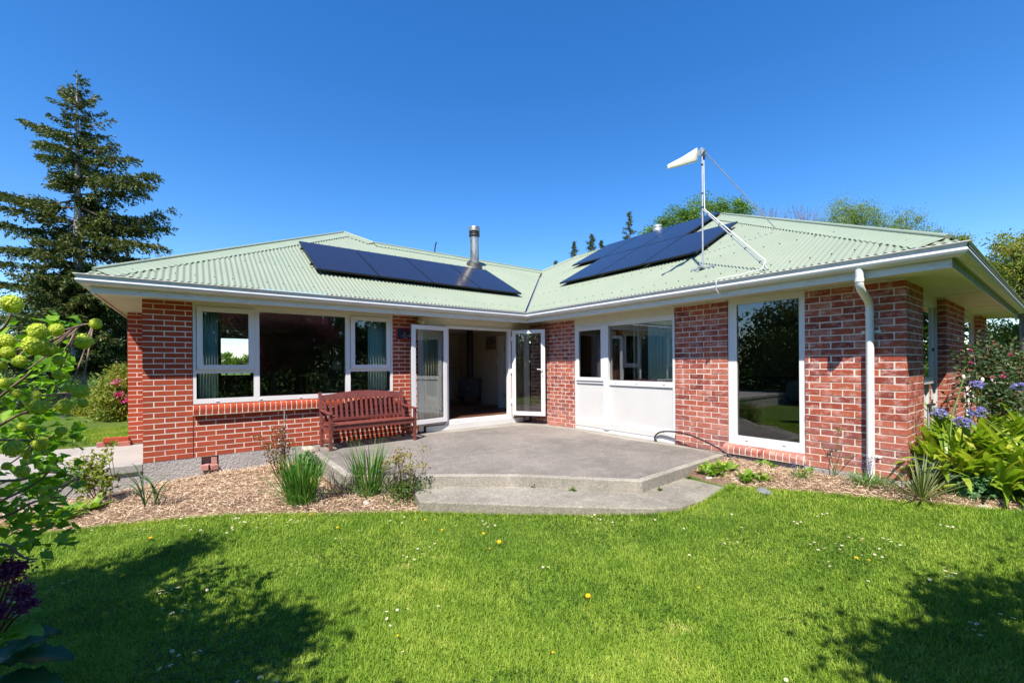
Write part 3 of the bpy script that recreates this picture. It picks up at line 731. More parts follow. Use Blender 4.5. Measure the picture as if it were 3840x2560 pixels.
# window group with white panels on the right wing
fa, fb = XB - .004, XB + .07
m = MB()
for (a0, a1, z0, z1) in ((4.078, 6.428, 2.392, 2.475), (6.385, 6.428, .315, 2.392), (4.078, 4.115, .315, 2.392), (4.115, 6.385, .315, .36), (4.115, 6.385, .44, .497), (4.115, 5.50, 1.235, 1.331), (5.62, 6.385, 1.254, 1.30)): m.box(fa, fb, a0, a1, z0, z1)
m.box(XB - .03, fb, 5.50, 5.62, .36, 2.42)
W2 = m.build('window', PV, H)
MB().box(XB - .012, XB + .05, 4.075, 6.43, 2.477, 2.62).build('head_board', MT['cream_board'], W2)
MB().box(XB - .012, XB + .03, 4.078, 5.50, .36, .438).box(XB - .012, XB + .03, 5.62, 6.42, .36, .438).box(XB - .018, XB + .03, 4.08, 6.42, .282, .314).build('kick_board', MT['white_paint'], W2)
MB().box(XB + .018, XB + .03, 4.115, 5.50, .498, 1.234).build('infill_panel', MT['white_paint'], W2)
MB().box(XB + .018, XB + .03, 5.62, 6.385, .498, 1.253).build('infill_panel', MT['white_paint'], W2)
m = MB(); frame_rect(m, 1, 5.625, 6.375, 1.305, 2.415, .072, XB - .022, XB + .03); m.build('sash', PV, W2, bevel=.004)
pane(1, 5.69, 6.31, 1.37, 2.35, XB + .005, W2); pane(1, 4.11, 5.50, 1.331, 2.392, XB + .03, W2)
for y in (5.33, 4.85, 4.28): cover(1, y, 1.285, fa, W2)
for y in (6.25, 5.42, 4.9, 4.3): cover(1, y, .466, fa, W2)
# tall picture window
m = MB(); frame_rect(m, 1, 2.168, 3.187, .457, 2.60, .07, XB + .02, XB + .09, .105, .075); m.box(XB + .02, XB + .09, 3.06, 3.118, .562, 2.525)
W3 = m.build('window', PV, H); pane(1, 2.225, 3.075, .56, 2.53, XB + .045, W3)
MB().box(XB + .018, XB + .08, 2.168, 3.187, 2.60, 2.62).build('head_trim', MT['cream_board'], W3)  # same cream tint: warm bounce under the eave put into the trim colour
MB().box(XB + .014, XB + .12, 2.168, 3.187, .427, .456).build('sub_sill', PV, W3)
for y in (2.92, 2.42): cover(1, y, .505, XB + .02, W3)
# end wall windows
for (a0, a1, z0, mid) in ((7.436, 9.055, .63, 8.42), (10.785, 13.025, .91, 12.2)):
    m = MB(); p0 = YE + .10; frame_rect(m, 0, a0, a1, z0, 2.62, .07, p0, p0 + .07, wt=.15); m.box(mid - .03, mid + .03, p0, p0 + .07, z0 + .07, 2.47)
    W4 = m.build('window', PV, H)
    pane(0, a0 + .07, mid - .03, z0 + .07, 2.47, p0 + .03, W4); pane(0, mid + .03, a1 - .07, z0 + .07, 2.47, p0 + .03, W4)
    # opened casement standing out from the frame
    Mx = Matrix.Translation((a0 + .05, p0 - .045, 2.46)) @ Matrix.Translation((0, .04, -2.46))
    m = MB(); L_ = mid - a0 - .12
    for b in ((0, .06, -.05, 0, 1.35, 2.46), (L_ - .06, L_, -.05, 0, 1.35, 2.46), (.06, L_ - .06, -.05, 0, 1.35, 1.43), (.06, L_ - .06, -.05, 0, 2.40, 2.46)): m.box(*b, M=Mx)
    S = m.build('sash', PV, W4); MB().box(.06, L_ - .06, -.03, -.024, 1.43, 2.40, M=Mx).build('pane', MT['window_glass'], S)

# ------------------------------------------------------------ glazed door unit
fa, fb = YA - .03, YA + .06
m = MB()
for b in ((3.610, 3.722, YA + .0, fb, .30, 2.42), (4.20, 4.285, fa, fb, .49, 2.42), (5.855, 5.94, fa, fb, .49, 2.42), (6.355, 6.505, YA, fb, .30, 2.42), (3.610, 6.505, fa - .01, fb, 2.42, 2.475), (3.722, 4.20, YA + .0, fb, .41, .49), (5.94, 6.355, YA, fb, .41, .49), (4.20, 5.94, fa - .0, fb, .40, .49)): m.box(*b)
DU = m.build('door_frame', PV, H)
MB().box(3.610, 6.505, YA - .006, fb, 2.477, 2.62).build('head_board', MT['cream_board'], DU)
MB().box(3.76, 6.28, YA - .045, YA - .002, .282, .398).build('threshold', MT['white_paint'], DU)
pane(0, 3.722, 4.20, .49, 2.42, YA + .03, DU); pane(0, 5.94, 6.355, .49, 2.42, YA + .03, DU)
for x in (4.5, 5.0, 5.55): cover(0, x, .45, fa, DU)
def leaf(hx, hy, ex, ey, handle, hinge_side):
    d = Vector((ex - hx, ey - hy, 0)); L_ = d.length; ang = math.atan2(d.y, d.x)
    Mx = Matrix.Translation((hx, hy, 0)) @ Matrix.Rotation(ang, 4, 'Z')
    m = MB(); t0, t1 = -.028, .028
    for b in ((0, .088, t0, t1, .475, 2.445), (L_ - .095, L_, t0, t1, .475, 2.445), (.088, L_ - .095, t0, t1, .475, .565), (.088, L_ - .095, t0, t1, 2.36, 2.445)): m.box(*b, M=Mx)
    Lf = m.build('door', PV, H, bevel=.004)
    MB().box(.08, L_ - .09, -.008, .008, .56, 2.365, M=Mx).build('pane', MT['window_glass'], Lf)
    m = MB(); frame_rect
    for b in ((-.001, L_ + .001, -.012, .012, 2.4455, 2.452), (-.001, L_ + .001, -.012, .012, .466, .4745), (L_ + .0005, L_ + .006, -.012, .012, .475, 2.445)): m.box(*b, M=Mx)
    m.build('seal', MT['black_plastic'], Lf)
    for z in (.75, 1.45, 2.2): MB().box(-.035, .03, -.036, -.0285, z, z + .1, M=Mx).build('hinge', PV, Lf)
    m = MB()
    for z in (.7, 1.0, 1.38, 1.62, 1.9, 2.2): m.box(L_ + .006, L_ + .010, -.008, .008, z, z + .06, M=Mx)
    m.build('lock_strip', MT['steel'], Lf)
    if handle:
        s = handle; hb = MB(); hb.box(L_ - .062, L_ - .034, *sorted((s * .028, s * .036)), 1.36, 1.58, M=Mx); hb.tube([tuple(Mx @ Vector((L_ - .048, s * .034, 1.53))), tuple(Mx @ Vector((L_ - .048, s * .075, 1.53)))], .010, 10)
        hb.tube([tuple(Mx @ Vector((L_ - .048, s * .070, 1.53))), tuple(Mx @ Vector((L_ - .175, s * .070, 1.54)))], .010, 10); hb.build('handle', PV, Lf)
        k = MB(); k.box(L_ - .056, L_ - .042, *sorted((s * .036, s * .05)), 1.385, 1.42, M=Mx); k.box(L_ - .054, L_ - .046, *sorted((s * .05, s * .056)), 1.33, 1.39, M=Mx); k.build('key', MT['steel'], Lf)
leaf(4.215, 7.895, 3.365, 7.750, 0, 1)
leaf(5.945, 7.895, 6.375, 7.225, -1, -1)
# solid ceiling and inner skin of the house
room = lambda x0, x1, y0, y1, z0=.48, z1=2.60: None
def inner(x0, x1, y0, y1, cuts=(), z0=.47, z1=2.60, mat='wall_beige'):
    """cuts: which side walls to leave open (n,s,e,w)"""
    m = MB(); t = .04
    if 'w' not in cuts: m.box(x0, x0 + t, y0, y1, z0, z1)
    if 'e' not in cuts: m.box(x1 - t, x1, y0, y1, z0, z1)
    if 's' not in cuts: m.box(x0 + t, x1 - t, y0, y0 + t, z0, z1)
    if 'n' not in cuts: m.box(x0 + t, x1 - t, y1 - t, y1, z0, z1)
    m.build('room_wall', MT[mat], H)
    MB().box(x0, x1, y0, y1, z1, z1 + .02).build('ceiling', MT['ceiling_white'], H)
    MB().box(x0, x1, y0, y1, z0 - .03, z0).build('floor', MT['floor_wood'], H)
inner(3.46, 6.615, 8.08, 11.45, 's', .49)
inner(-.46, 3.44, 8.08, 14.45, 'sn', .49)
# back wall of the kitchen with a window that looks out to the open
a = onY(828.6, 1261, 14.45); b = onY(931.4, 1372, 14.45)
wz0, wz1 = 1.40, a[2]; wx0, wx1 = a[0] - .22, b[0] + .05
m = MB(); m.box(-.46, wx0, 14.45, 14.5, .49, 2.6); m.box(wx1, 3.44, 14.45, 14.5, .49, 2.6); m.box(wx0, wx1, 14.45, 14.5, .49, wz0); m.box(wx0, wx1, 14.45, 14.5, wz1, 2.6); m.box(a[0] - .10, a[0], 14.44, 14.49, wz0, wz1)
m.build('room_wall', MT['wall_beige'], H)
inner(6.70, 11.5, 1.40, 5.0, 'w', .45); inner(6.70, 9.5, 5.05, 7.7, 'w', .45)
m = MB(); m.box(6.64, 6.70, 1.3, 2.1, .3, 2.62); m.box(6.64, 6.70, 3.25, 4.02, .3, 2.62); m.box(6.64, 6.70, 6.5, 7.9, .3, 2.62); m.box(6.62, 6.66, 4.0, 6.5, .3, 1.22); m.build('room_wall', MT['wall_beige'], H)
# ------------------------------------------------------------ things on the roof
hgt = .11
def plane_hit(px, py, w_):
    n = np.array([0, -T, 1.]) if w_ == 'A' else np.array([-T, 0, 1.]); n /= np.linalg.norm(n)
    P = np.array([GX, GY, E0]) + n * hgt; d = ray(px, py); return _c + d * (((P - _c) @ n) / (d @ n))
ca, sa = math.cos(R(28.6)), math.sin(R(28.6))
def panel(w_, u0, u1, v0, v1, label, dots=None):
    """u along the eave, v = distance along the slope coordinate (plan)"""
    f = (lambda u, v, k: (u, v - sa * k, E0 + T * (v - GY) + ca * k)) if w_ == 'A' else (lambda u, v, k: (v - sa * k, u, E0 + T * (v - GX) + ca * k))
    o = thing('solar_panel', label, 'solar panel', f((u0 + u1) / 2, v0, 0), group='solar panels on the left wing roof' if w_ == 'A' else 'solar panels on the right wing roof')
    def slabm(a0, a1, b0, b1, k0, k1):
        V = [f(a, b, k) for k in (k0, k1) for a, b in ((a0, b0), (a1, b0), (a1, b1), (a0, b1))]
        return V, [(0, 3, 2, 1), (4, 5, 6, 7), (0, 1, 5, 4), (1, 2, 6, 5), (2, 3, 7, 6), (3, 0, 4, 7)]
    m = MB(); m.add(*slabm(u0 + .012, u1 - .012, v0 + .01, v1 - .01, hgt - .006, hgt - .001)); m.build('cell_sheet', MT['solar_cell'], o)
    m = MB(); t = .011
    for q in ((u0, u1, v0, v0 + t), (u0, u1, v1 - t, v1), (u0, u0 + t, v0 + t, v1 - t), (u1 - t, u1, v0 + t, v1 - t)): m.add(*slabm(*q, hgt - .036, hgt))
    m.build('frame', MT['panel_frame'], o)
    for v in (v0 + (v1 - v0) * .22, v0 + (v1 - v0) * .78):
        m = MB(); m.add(*slabm(u0 - .03, u1 + .03, v - .018, v + .018, .035, hgt - .037))
        for u in (u0 + .2, u1 - .2): m.add(*slabm(u - .02, u + .02, v - .03, v + .03, .004, .036))
        m.build('rail', MT['panel_frame'], o)
Q = lambda x, y: (R2x + x / 2.45, 900 + y / 2.45)
R2x = 960
pa = {k: plane_hit(*v, 'A') for k, v in dict(tl=Q(402, 18), bl=Q(555, 272), a=Q(918, 98), a2=Q(1135, 330), b=Q(1370, 163), b2=Q(1630, 393), c=Q(1765, 215), c2=Q(2055, 436), tr=Q(2105, 262), br=(1600 + 1160 / 3.36, 800 + 988 / 3.36)).items()}
v0A = np.mean([pa[k][1] for k in ('bl', 'a2', 'b2', 'c2', 'br')]) + .11 * sa; v1A = np.mean([pa[k][1] for k in ('tl', 'a', 'b', 'c', 'tr')]) + .11 * sa
ua = [(pa['tl'][0] + pa['bl'][0]) / 2, (pa['a'][0] + pa['a2'][0]) / 2, (pa['b'][0] + pa['b2'][0]) / 2, (pa['c'][0] + pa['c2'][0]) / 2, (pa['tr'][0] + pa['br'][0]) / 2]
for i, t in enumerate(('leftmost black solar panel of the four in a row on the left wing roof', 'second from left of the four black solar panels on the left wing roof', 'third from left of the four black solar panels, with the metal flue mirrored in it', 'rightmost black solar panel on the left wing roof, below the metal flue')):
    panel('A', ua[i] + .008, ua[i + 1] - .008, v0A, v1A, t)
S_ = lambda x, y: (2080 + x / 2.45, 500 + y / 2.45)
pb = {k: plane_hit(*S_(*v), 'B') for k, v in dict(ll=(65, 1360), l1=(388, 1293), l2=(787, 1208), lr=(1280, 1100), ml=(440, 1126), mt1=(775, 1045), mr=(1178, 946), ur=(1655, 828), tl=(480, 1022), tbl=(168, 1206), t1=(758, 937), t2=(1090, 845), tr=(1495, 742)).items()}
lo0 = np.mean([pb[k][0] for k in ('ll', 'l1', 'l2', 'lr')]) + .11 * sa; lo1 = np.mean([pb[k][0] for k in ('ml', 'mt1', 'mr', 'ur')]) + .11 * sa
up0 = lo1 + .02; up1 = up0 + (lo1 - lo0)
low_u = [pb['ll'][1], pb['l1'][1], pb['l2'][1], pb['lr'][1]]
top_u = [pb['tbl'][1], pb['mt1'][1] + .0, 0, pb['mr'][1]]
wP = (low_u[0] - low_u[3]) / 3
top_u = [pb['tbl'][1] - wP * k for k in range(4)]
print('B panels', lo0, lo1, up1, low_u, top_u, wP, 'A', ua, v0A, v1A)
for i, t in enumerate(('left', 'middle', 'right')):
    panel('B', low_u[i + 1] + .008, low_u[i] - .008, lo0, lo1, f'{t} panel in the lower row of dark solar panels on the right wing roof')
for i, t in enumerate(('left', 'middle', 'right')):
    panel('B', top_u[i + 1] + .008, top_u[i] - .008, up0, up1, f'{t} panel in the upper row of dark solar panels near the right wing ridge')

# metal flue
fx, fy = 6.62, 10.62; fz = zA(fy)
def flue_pos():
    # foot measured on the roof plane, height from the picture
    return fx, fy
FL = thing('chimney_flue', 'tall round metal flue with sooty slotted cowl above the solar panels', 'chimney', (fx, fy, fz))
def zz(py): return CAMZ + (PCY - py) / FPX * float(np.array([fx, fy, 0]) @ _f)
zt, zc1, zc0 = zz(852), zz(888), zz(886)
rp = .155
rp = (632 - 522) / 3.36 / 2 / FPX * float(np.array([fx, fy, 0]) @ _f); rc = rp * 1.25
MB().lathe([(rp, fz - .2), (rp, zc0)], (fx, fy, 0), 28).build('pipe', MT['flue_steel'], FL)
m = MB(); m.lathe([(rp * 1.02, zc0 - .02), (rc, zc0 + .0), (rc, zc0 + .035), (rc * .9, zc0 + .05), (rc * .86, zc0 + .06), (rc * .98, zc0 + .075), (rc * .98, zc0 + .09), (rc * .86, zc0 + .10), (rc * .86, zc0 + .115), (rc * .98, zc0 + .13), (rc, zc0 + .14)], (fx, fy, 0), 28); m.build('cowl_vents', MT['flue_soot'], FL)
MB().lathe([(rc, zc0 + .14), (rc * 1.01, zt - .01), (rc * .98, zt), (rc * .9, zt), (rc * .9, zt - .05), (.01, zt - .06)], (fx, fy, 0), 28).build('cowl', MT['flue_steel'], FL)
m = MB(); m.lathe([(rp * 1.9, -.02), (rp * 1.75, .03), (rp * 1.35, .10), (rp * 1.2, .13), (rp * 1.03, .15)], n=28)
m.v = [(x + fx, y + fy - z * 0, z + zA(fy + y) * 1.0 + 0) for x, y, z in m.v]; m.build('flashing_boot', MT['dark_rubber'], FL)
# second low flue beyond the right wing ridge, thin rod beyond the left ridge
p = atD(2080 + 945 / 2.45, 500 + 896 / 2.45, 12.6); r_ = 38 / 2.45 / FPX * 12.6
FV = thing('roof_vent', 'short round galvanised vent cowl peeping over the right wing solar panels', 'roof vent', p)
MB().lathe([(r_ * .8, p[2] - .9), (r_ * .8, p[2] - .02)], (p[0], p[1], 0), 20).build('pipe', MT['galvanised'], FV)
MB().lathe([(r_, p[2] - .02), (r_, p[2] + .06), (r_ * .95, p[2] + .07), (r_ * .95, p[2] + .085), (r_, p[2] + .09), (r_, p[2] + .155), (.02, p[2] + .175)], (p[0], p[1], 0), 20).build('cowl', MT['galvanised'], FV)
p = atD(1600 + 98 / 3.36, 800 + 505 / 3.36, 13.2); q = atD(1600 + 110 / 3.36, 800 + 400 / 3.36, 13.2); q2 = atD(1600 + 124 / 3.36, 800 + 362 / 3.36, 13.2)
tag(MB().tube([(p[0], p[1], 4.2), p, q, q2], .02, 6).build('conduit', MT['black_plastic']), 'thin bent dark rod sticking up behind the left wing ridge', 'conduit')

# antenna mast
mx, my = 6.70, 3.67; mz = zB(mx)
AN = thing('antenna', 'cream wedge shaped antenna on a braced steel mast on the right wing roof', 'antenna', (mx, my, mz))
dm = float(np.array([mx, my, 0]) @ _f); zt = CAMZ + (PCY - 560) / FPX * dm + .0
MB().tube([(mx, my, mz), (mx, my, zt)], .0145, 12).build('mast', MT['galvanised'], AN)
m = MB(); m.box(mx - .02, mx + .02, my - .20, my + .20, mz - .0, mz + .03); m.box(mx - .12, mx + .10, my - .03, my + .03, mz + .01, mz + .035); m.build('foot_plate', MT['galvanised'], AN)
jz = CAMZ + (PCY - (500 + 710 / 2.45)) / FPX * dm
bf = (6.10, 2.44, zB(6.10) + .02); bb = (7.95, 3.05, zB(7.95) + .05)
MB().tube([(mx, my, jz), bf], .012, 10).build('brace', MT['galvanised'], AN)
MB().tube([(mx, my, zt - .02), bb], .008, 8).build('brace', MT['galvanised'], AN)
m = MB(); m.tube([(mx + .0, my - .028, zt - .2), (mx, my - .03, jz + .25), (mx, my - .035, jz + .03), (mx - .02, my - .05, jz - .02), (bf[0] + .0, bf[1] + .03, bf[2] + .12), (6.06, 2.50, zB(6.06) + .05), (6.0, 2.75, 2.86), (5.97, 3.05, 2.85), (5.965, 3.07, 2.82), (5.955, 3.07, 2.70), (6.08, 3.06, 2.61)], .0075, 6)
m.build('cable', MT['cable_white'], AN)
for t in (.1, .3, .5, .7, .9):
    c = Vector((mx, my, jz)).lerp(Vector(bf), t); d = (Vector(bf) - Vector((mx, my, jz))).normalized() * .006; MB().tube([c - d, c + d], .018, 8).build('cable_tie', MT['black_plastic'], AN)
for z in (zt - .28, zt - .75, jz + .03): MB().tube([(mx, my - .005, z), (mx, my - .005, z + .01)], .026, 8).build('cable_tie', MT['black_plastic'], AN)
MB().tube([(mx, my - .03, zt - .08), (mx, my - .035, zt - .14), (mx, my - .03, zt - .22)], [.008, .022, .006], 8).build('connector', MT['black_plastic'], AN)
# wedge body: broad back face near the mast, narrow tip to the left; measured at the mast's depth
def ap(px_, py_, D): return atD(px_, py_, D)
Da, Db = dm - .05, dm - .28
tl, bl = ap(2080 + 1300 / 2.45, 500 + 137 / 2.45, Da), ap(2080 + 1303 / 2.45, 500 + 262 / 2.45, Da)
tt, tb = ap(2080 + 1040 / 2.45, 500 + 288 / 2.45, Db), ap(2080 + 1040 / 2.45, 500 + 328 / 2.45, Db)
ax = (Vector(tt) + Vector(tb) - Vector(tl) - Vector(bl)).normalized(); side = Vector((-ax.y, ax.x, 0)).normalized()
def section(a, b, w_, n=12):
    a = Vector(a); b = Vector(b); c = (a + b) / 2; up = (a - b) / 2; out = []
    for k in range(n):
        t = 2 * math.pi * k / n; cx_, sy = math.cos(t), math.sin(t); q = .45
        out.append(c + side * w_ * math.copysign(abs(cx_) ** q, cx_) + up * math.copysign(abs(sy) ** q, sy))
    return out
secs = [section(tl, bl, .030)]
mid = lambda t: (Vector(tl).lerp(Vector(tt), t) + Vector((0, 0, -.012 * math.sin(t * 3.1))), Vector(bl).lerp(Vector(tb), t) + Vector((0, 0, -.008 * math.sin(t * 3.1))))
secs = [section(*mid(t), wd) for t, wd in ((-.01, .012), (0, .030), (.12, .036), (.5, .030), (.95, .022), (1, .014))]
n = 12; m = MB(); m.add(sum(secs, []), [(i * n + k, i * n + (k + 1) % n, (i + 1) * n + (k + 1) % n, (i + 1) * n + k) for i in range(len(secs) - 1) for k in range(n)] + [tuple(range(n))[::-1], tuple((len(secs) - 1) * n + k for k in range(n))], True)
m.build('housing', MT['antenna_cream'], AN)
bk = (Vector(tl) + Vector(bl)) / 2
m = MB(); m.bar(bk + Vector((0, 0, .0)), (mx, my, zt - .05), .05, .075); m.bar((mx, my - .03, zt - .09), (mx, my + .03, zt - .03), .06, .09); m.tube([bk.lerp(Vector((mx, my, zt)), .4) + side * .05, bk.lerp(Vector((mx, my, zt)), .4) - side * .05], .006, 6); m.build('bracket', MT['galvanised'], AN)

# ------------------------------------------------------------ bench
ang = math.atan2(7.769 - 7.686, 3.262 - 1.752); ZB = .2785
BN = thing('bench', 'dark red wooden slatted garden bench on the patio below the window', 'bench', (1.725, 7.18, ZB), ang)
bw = MT['bench_wood']; L = 1.535; Dp = .50
def bpart(name, *bxs, bars=(), local=True):
    m = MB()
    for b in bxs: m.box(*b)
    for b in bars: m.bar(*b)
    return m.build(name, bw, BN, local=True, bevel=.004)
for x in (0, L - .05):
    bpart('leg', (x, x + .05, 0, .05, 0, .575))
    m = MB(); m.bar((x + .025, Dp + .0, 0), (x + .025, Dp + .0, .42), .05, .05, (0, 1, 0)); m.bar((x + .025, Dp, .40), (x + .025, Dp + .10, .915), .05, .048, (0, 1, 0)); m.build('leg', bw, BN, local=True, bevel=.004)
    m = MB(); m.bar((x + .025, -.03, .585), (x + .025, Dp + .05, .615), .058, .028); m.build('armrest', bw, BN, local=True, bevel=.006)
    bpart('side_rail', (x + .01, x + .04, .05, Dp - .02, .30, .36)); bpart('stretcher', (x + .012, x + .037, .05, Dp - .02, .12, .155))
bpart('seat_rail', (.05, L - .05, .006, .036, .315, .395)); bpart('seat_rail', (.05, L - .05, Dp - .03, Dp, .32, .39))
for k in range(6):
    y = -.012 + k * .082; dz = -.006 * k
    bpart('seat_slat', (.003 if 0 < k < 5 else .052, L - (.003 if 0 < k < 5 else .052), y, y + .07, .396 + dz, .416 + dz))
for x in (.50, 1.0): bpart('cross_bar', (x, x + .045, .04, Dp - .03, .355, .385))
def back(z): return Dp + (z - .40) * .19
m = MB(); ns = 16; V = []
for i in range(ns + 1):
    t = i / ns; x = .05 + (L - .10) * t; top = .865 + .055 * math.sin(math.pi * t) ** 1.3; bot = .775 + .012 * math.sin(math.pi * t)
    for z, dy in ((bot, -.014), (top, -.014), (top, .014), (bot, .014)): V.append((x, back(z) + dy, z))
m.add(V, [(i * 4 + k, i * 4 + (k + 1) % 4, i * 4 + 4 + (k + 1) % 4, i * 4 + 4 + k) for i in range(ns) for k in range(4)]); m.build('top_rail', bw, BN, local=True)
bpart('back_rail', bars=[((.05, back(.44), .44), (L - .05, back(.44), .44), .03, .05)])
for k in range(16):
    x = .05 + (L - .1) * (k + .5) / 16 + .0
    m = MB(); m.bar((x, back(.455), .455), (x, back(.79), .79), .043, .014, (0, 1, 0)); m.build('back_slat', bw, BN, local=True)

# ------------------------------------------------------------ sign, globe lamp, tap, hose
sy = YA - .004
SG = thing('warning_sign', 'navy security warning sign with red border on brick beside the open glass door', 'sign', (3.36, YA, 2.27))
sx0, sx1, sz0, sz1 = 3.145, 3.595, 2.155, 2.392
MB().box(sx0, sx1, sy - .003, YA - .0005, sz0, sz1).build('board', MT['sign_red'], SG)
MB().box(sx0 + .025, sx1 - .025, sy - .0045, sy - .0032, sz0 + .018, sz1 - .018).build('panel', MT['sign_navy'], SG)
def text(s, x, z, size, mat, parent, y, align='LEFT'):
    cu = bpy.data.curves.new('lettering', 'FONT'); cu.body = s; cu.size = size; cu.align_x = align; cu.extrude = .0004; cu.resolution_u = 2
    o = bpy.data.objects.new('lettering_curve', cu); COL.objects.link(o); dg = bpy.context.evaluated_depsgraph_get(); me = bpy.data.meshes.new_from_object(o.evaluated_get(dg)); bpy.data.objects.remove(o)
    me.materials.clear(); me.materials.append(MT[mat]); o = bpy.data.objects.new('lettering', me); COL.objects.link(o); o.parent = parent; o.rotation_euler = (R(90), 0, 0)
    o.location = Vector((x, y, z)) - Vector(ORG[parent.name]); return o
text('WARNING', sx0 + .225, sz1 - .058, .043, 'print_red', SG, sy - .0052, 'CENTER')
text('SECURITY CAMERAS', sx0 + .225, sz0 + .080, .021, 'print_grey', SG, sy - .0052, 'CENTER')
text('OPERATING AT THIS PREMISES', sx0 + .225, sz0 + .060, .0185, 'print_grey', SG, sy - .0052, 'CENTER')
m = MB()
for b in ((.150, .195, .150, .154), (.150, .154, .132, .154), (.150, .178, .130, .134), (.176, .180, .118, .134), (.162, .166, .104, .132), (.162, .190, .104, .108), (.188, .192, .104, .124), (.166, .176, .112, .116), (.198, .216, .136, .142), (.155, .170, .028, .048), (.19, .235, .028, .034), (.19, .22, .040, .046)):
    m.box(sx0 + b[0], sx0 + b[1], sy - .0056, sy - .0048, sz0 + b[2], sz0 + b[3])
m.build('camera_symbol', MT['print_grey'], SG)
LP = thing('wall_lamp', 'yellowed round glass globe lamp under the eave beside the glass doors', 'lamp', (3.66, YA, 2.56))
MB().lathe([(.055, YA - .02), (.055, YA - .0065)], (3.64, 0, 2.555), 16, 'y').build('base', MT['white_paint'], LP)
m = MB(); m.sphere((3.625, YA - .11, 2.512), .080, 24, 16); m.build('globe', MT['globe_glass'], LP)
HZ = [(6.46, 3.22, .05), (6.42, 3.10, .20), (6.40, 3.30, .40), (6.44, 3.62, .50), (6.47, 4.02, .50), (6.48, 4.30, .44), (6.475, 4.42, .36), (6.46, 4.40, .300), (6.43, 4.22, .289), (6.40, 3.9, .289), (6.42, 3.6, .289), (6.47, 3.45, .289)]
def smooth_path(P, k=8):
    P = [Vector(p) for p in P]; P = [P[0]] + P + [P[-1]]; out = []
    for i in range(1, len(P) - 2):
        for j in range(k):
            t = j / k; a, b, c, d = P[i - 1], P[i], P[i + 1], P[i + 2]
            out.append(.5 * ((2 * b) + (c - a) * t + (2 * a - 5 * b + 4 * c - d) * t * t + (3 * b - a - 3 * c + d) * t ** 3))
    return out + [P[-1]]
hz = [(6.34, 2.98, .12), (6.36, 3.10, .28), (6.38, 3.45, .42), (6.40, 3.75, .49), (6.43, 4.05, .505), (6.46, 4.30, .47), (6.475, 4.42, .40), (6.475, 4.45, .335), (6.46, 4.40, .298)]
tag(MB().tube(smooth_path(hz), .013, 10).build('hose', MT['black_plastic']), 'stiff black hose arching from the patio edge against the brick pier', 'hose')
TP = thing('garden_tap', 'old brass garden tap on a grey pipe between the end wall bricks and window', 'tap', (7.50, YE - .02, 1.06))
MB().tube([(7.46, YE - .035, .3), (7.46, YE - .035, 1.09)], .013, 8).build('pipe', MT['galvanised'], TP)
m = MB(); m.tube([(7.44, YE - .04, 1.10), (7.52, YE - .045, 1.10), (7.72, YE - .05, 1.095)], .018, 10); m.tube([(7.46, YE - .05, 1.10), (7.46, YE - .05, 1.02), (7.46, YE - .07, 1.0)], .016, 8); m.build('body', MT['dark_rubber'], TP)
MB().tube([(7.60, YE - .05, 1.10), (7.60, YE - .05, 1.15)], .008, 8).box(7.56, 7.64, YE - .056, YE - .044, 1.15, 1.162).build('handle', MT['brass'], TP)

# ------------------------------------------------------------ loose bricks and stones
def loose_brick(label, c, rot, size=(.23, .10, .076), mat='brick_rustic', group=None):
    V, F = brick_geo(size[0], size[2], size[1], 0); m = MB(); m.add(V, [tuple(f) for f in F]); o = m.build('brick', MT[mat]); o.location = c; o.rotation_euler = rot
    return tag(o, label, 'brick', group)
gb = 'loose bricks stacked at the back edge of the path'
loose_brick('pinkish loose brick lying at left under the orange brick beside the path', (-1.24, 10.12, .313), (0, 0, .1), group=gb)
loose_brick('pinkish loose brick lying at right under the orange brick against the wall', (-.99, 10.02, .313), (0, 0, -.05), (.16, .10, .076), group=gb)
loose_brick('orange loose brick lying on top of two bricks beside the path', (-1.10, 10.06, .389), (0, .02, .03), (.33, .10, .074), mat='brick_smooth', group=gb)
gv = 'loose bricks stuffed into the vent hole under the left wing'
loose_brick('brick end poking out low at left of the foundation vent hole', (.125, YA + .0, .125), (0, 0, R(82)), (.17, .095, .072), group=gv)
loose_brick('brick end poking out low at right of the foundation vent hole', (.225, YA - .0, .118), (0, 0, R(100)), (.19, .09, .072), group=gv)
loose_brick('short brick piece set upright on top in the foundation vent hole', (.235, YA + .04, .210), (0, R(0), R(90)), (.10, .075, .10), group=gv)
loose_brick('brick lying flat on the patio against the brick wall near the corner', (6.45, 7.03, .316), (0, 0, R(90)), (.23, .10, .072))
def stone(label, x, y, s, mat='stone', zo=0, grp=None):
    r0 = np.random.default_rng(int(abs(x * 731 + y * 97) * 10) % 9999); m = MB(); m.sphere((0, 0, 0), 1, 12, 8)
    V = np.array(m.v); nrm = r0.normal(size=(5, 3)); nrm /= np.linalg.norm(nrm, axis=1)[:, None]
    for q in nrm:
        d = V @ q; V -= np.outer(np.clip(d - .62, 0, None), q) * .9
    m.v = [tuple(v) for v in V * np.array(s) ]; o = m.build('stone', MT[mat]); o.location = (x, y, float(G(x, y)) + s[2] * .4 + zo); o.rotation_euler = (0, 0, r0.uniform(0, 3)); return tag(o, label, 'stone', grp)
gs = 'stones edging the right flower bed'
stone('pale rounded stone at the patio corner under yellow green primroses', *mv(5.50, 2.92, .12), (.05, .10, .035), zo=.0, grp=gs)
stone('long whitish stone on the step beside the primroses', *mv(5.66, 2.66, .12), (.05, .12, .03), zo=.0, grp=gs)
stone('flat dark grey stone between the step and the mulch', *mv(5.62, 2.32, .06), (.12, .10, .035), 'slate', grp=gs)
stone('small round stone below the iris clump at the patio side', 1.62, 5.02, (.06, .07, .045), grp='stones beside the irises')
stone('pinkish flat stone edging at the front of the right bed', *mv(7.02, .62), (.11, .06, .02), grp=gs)
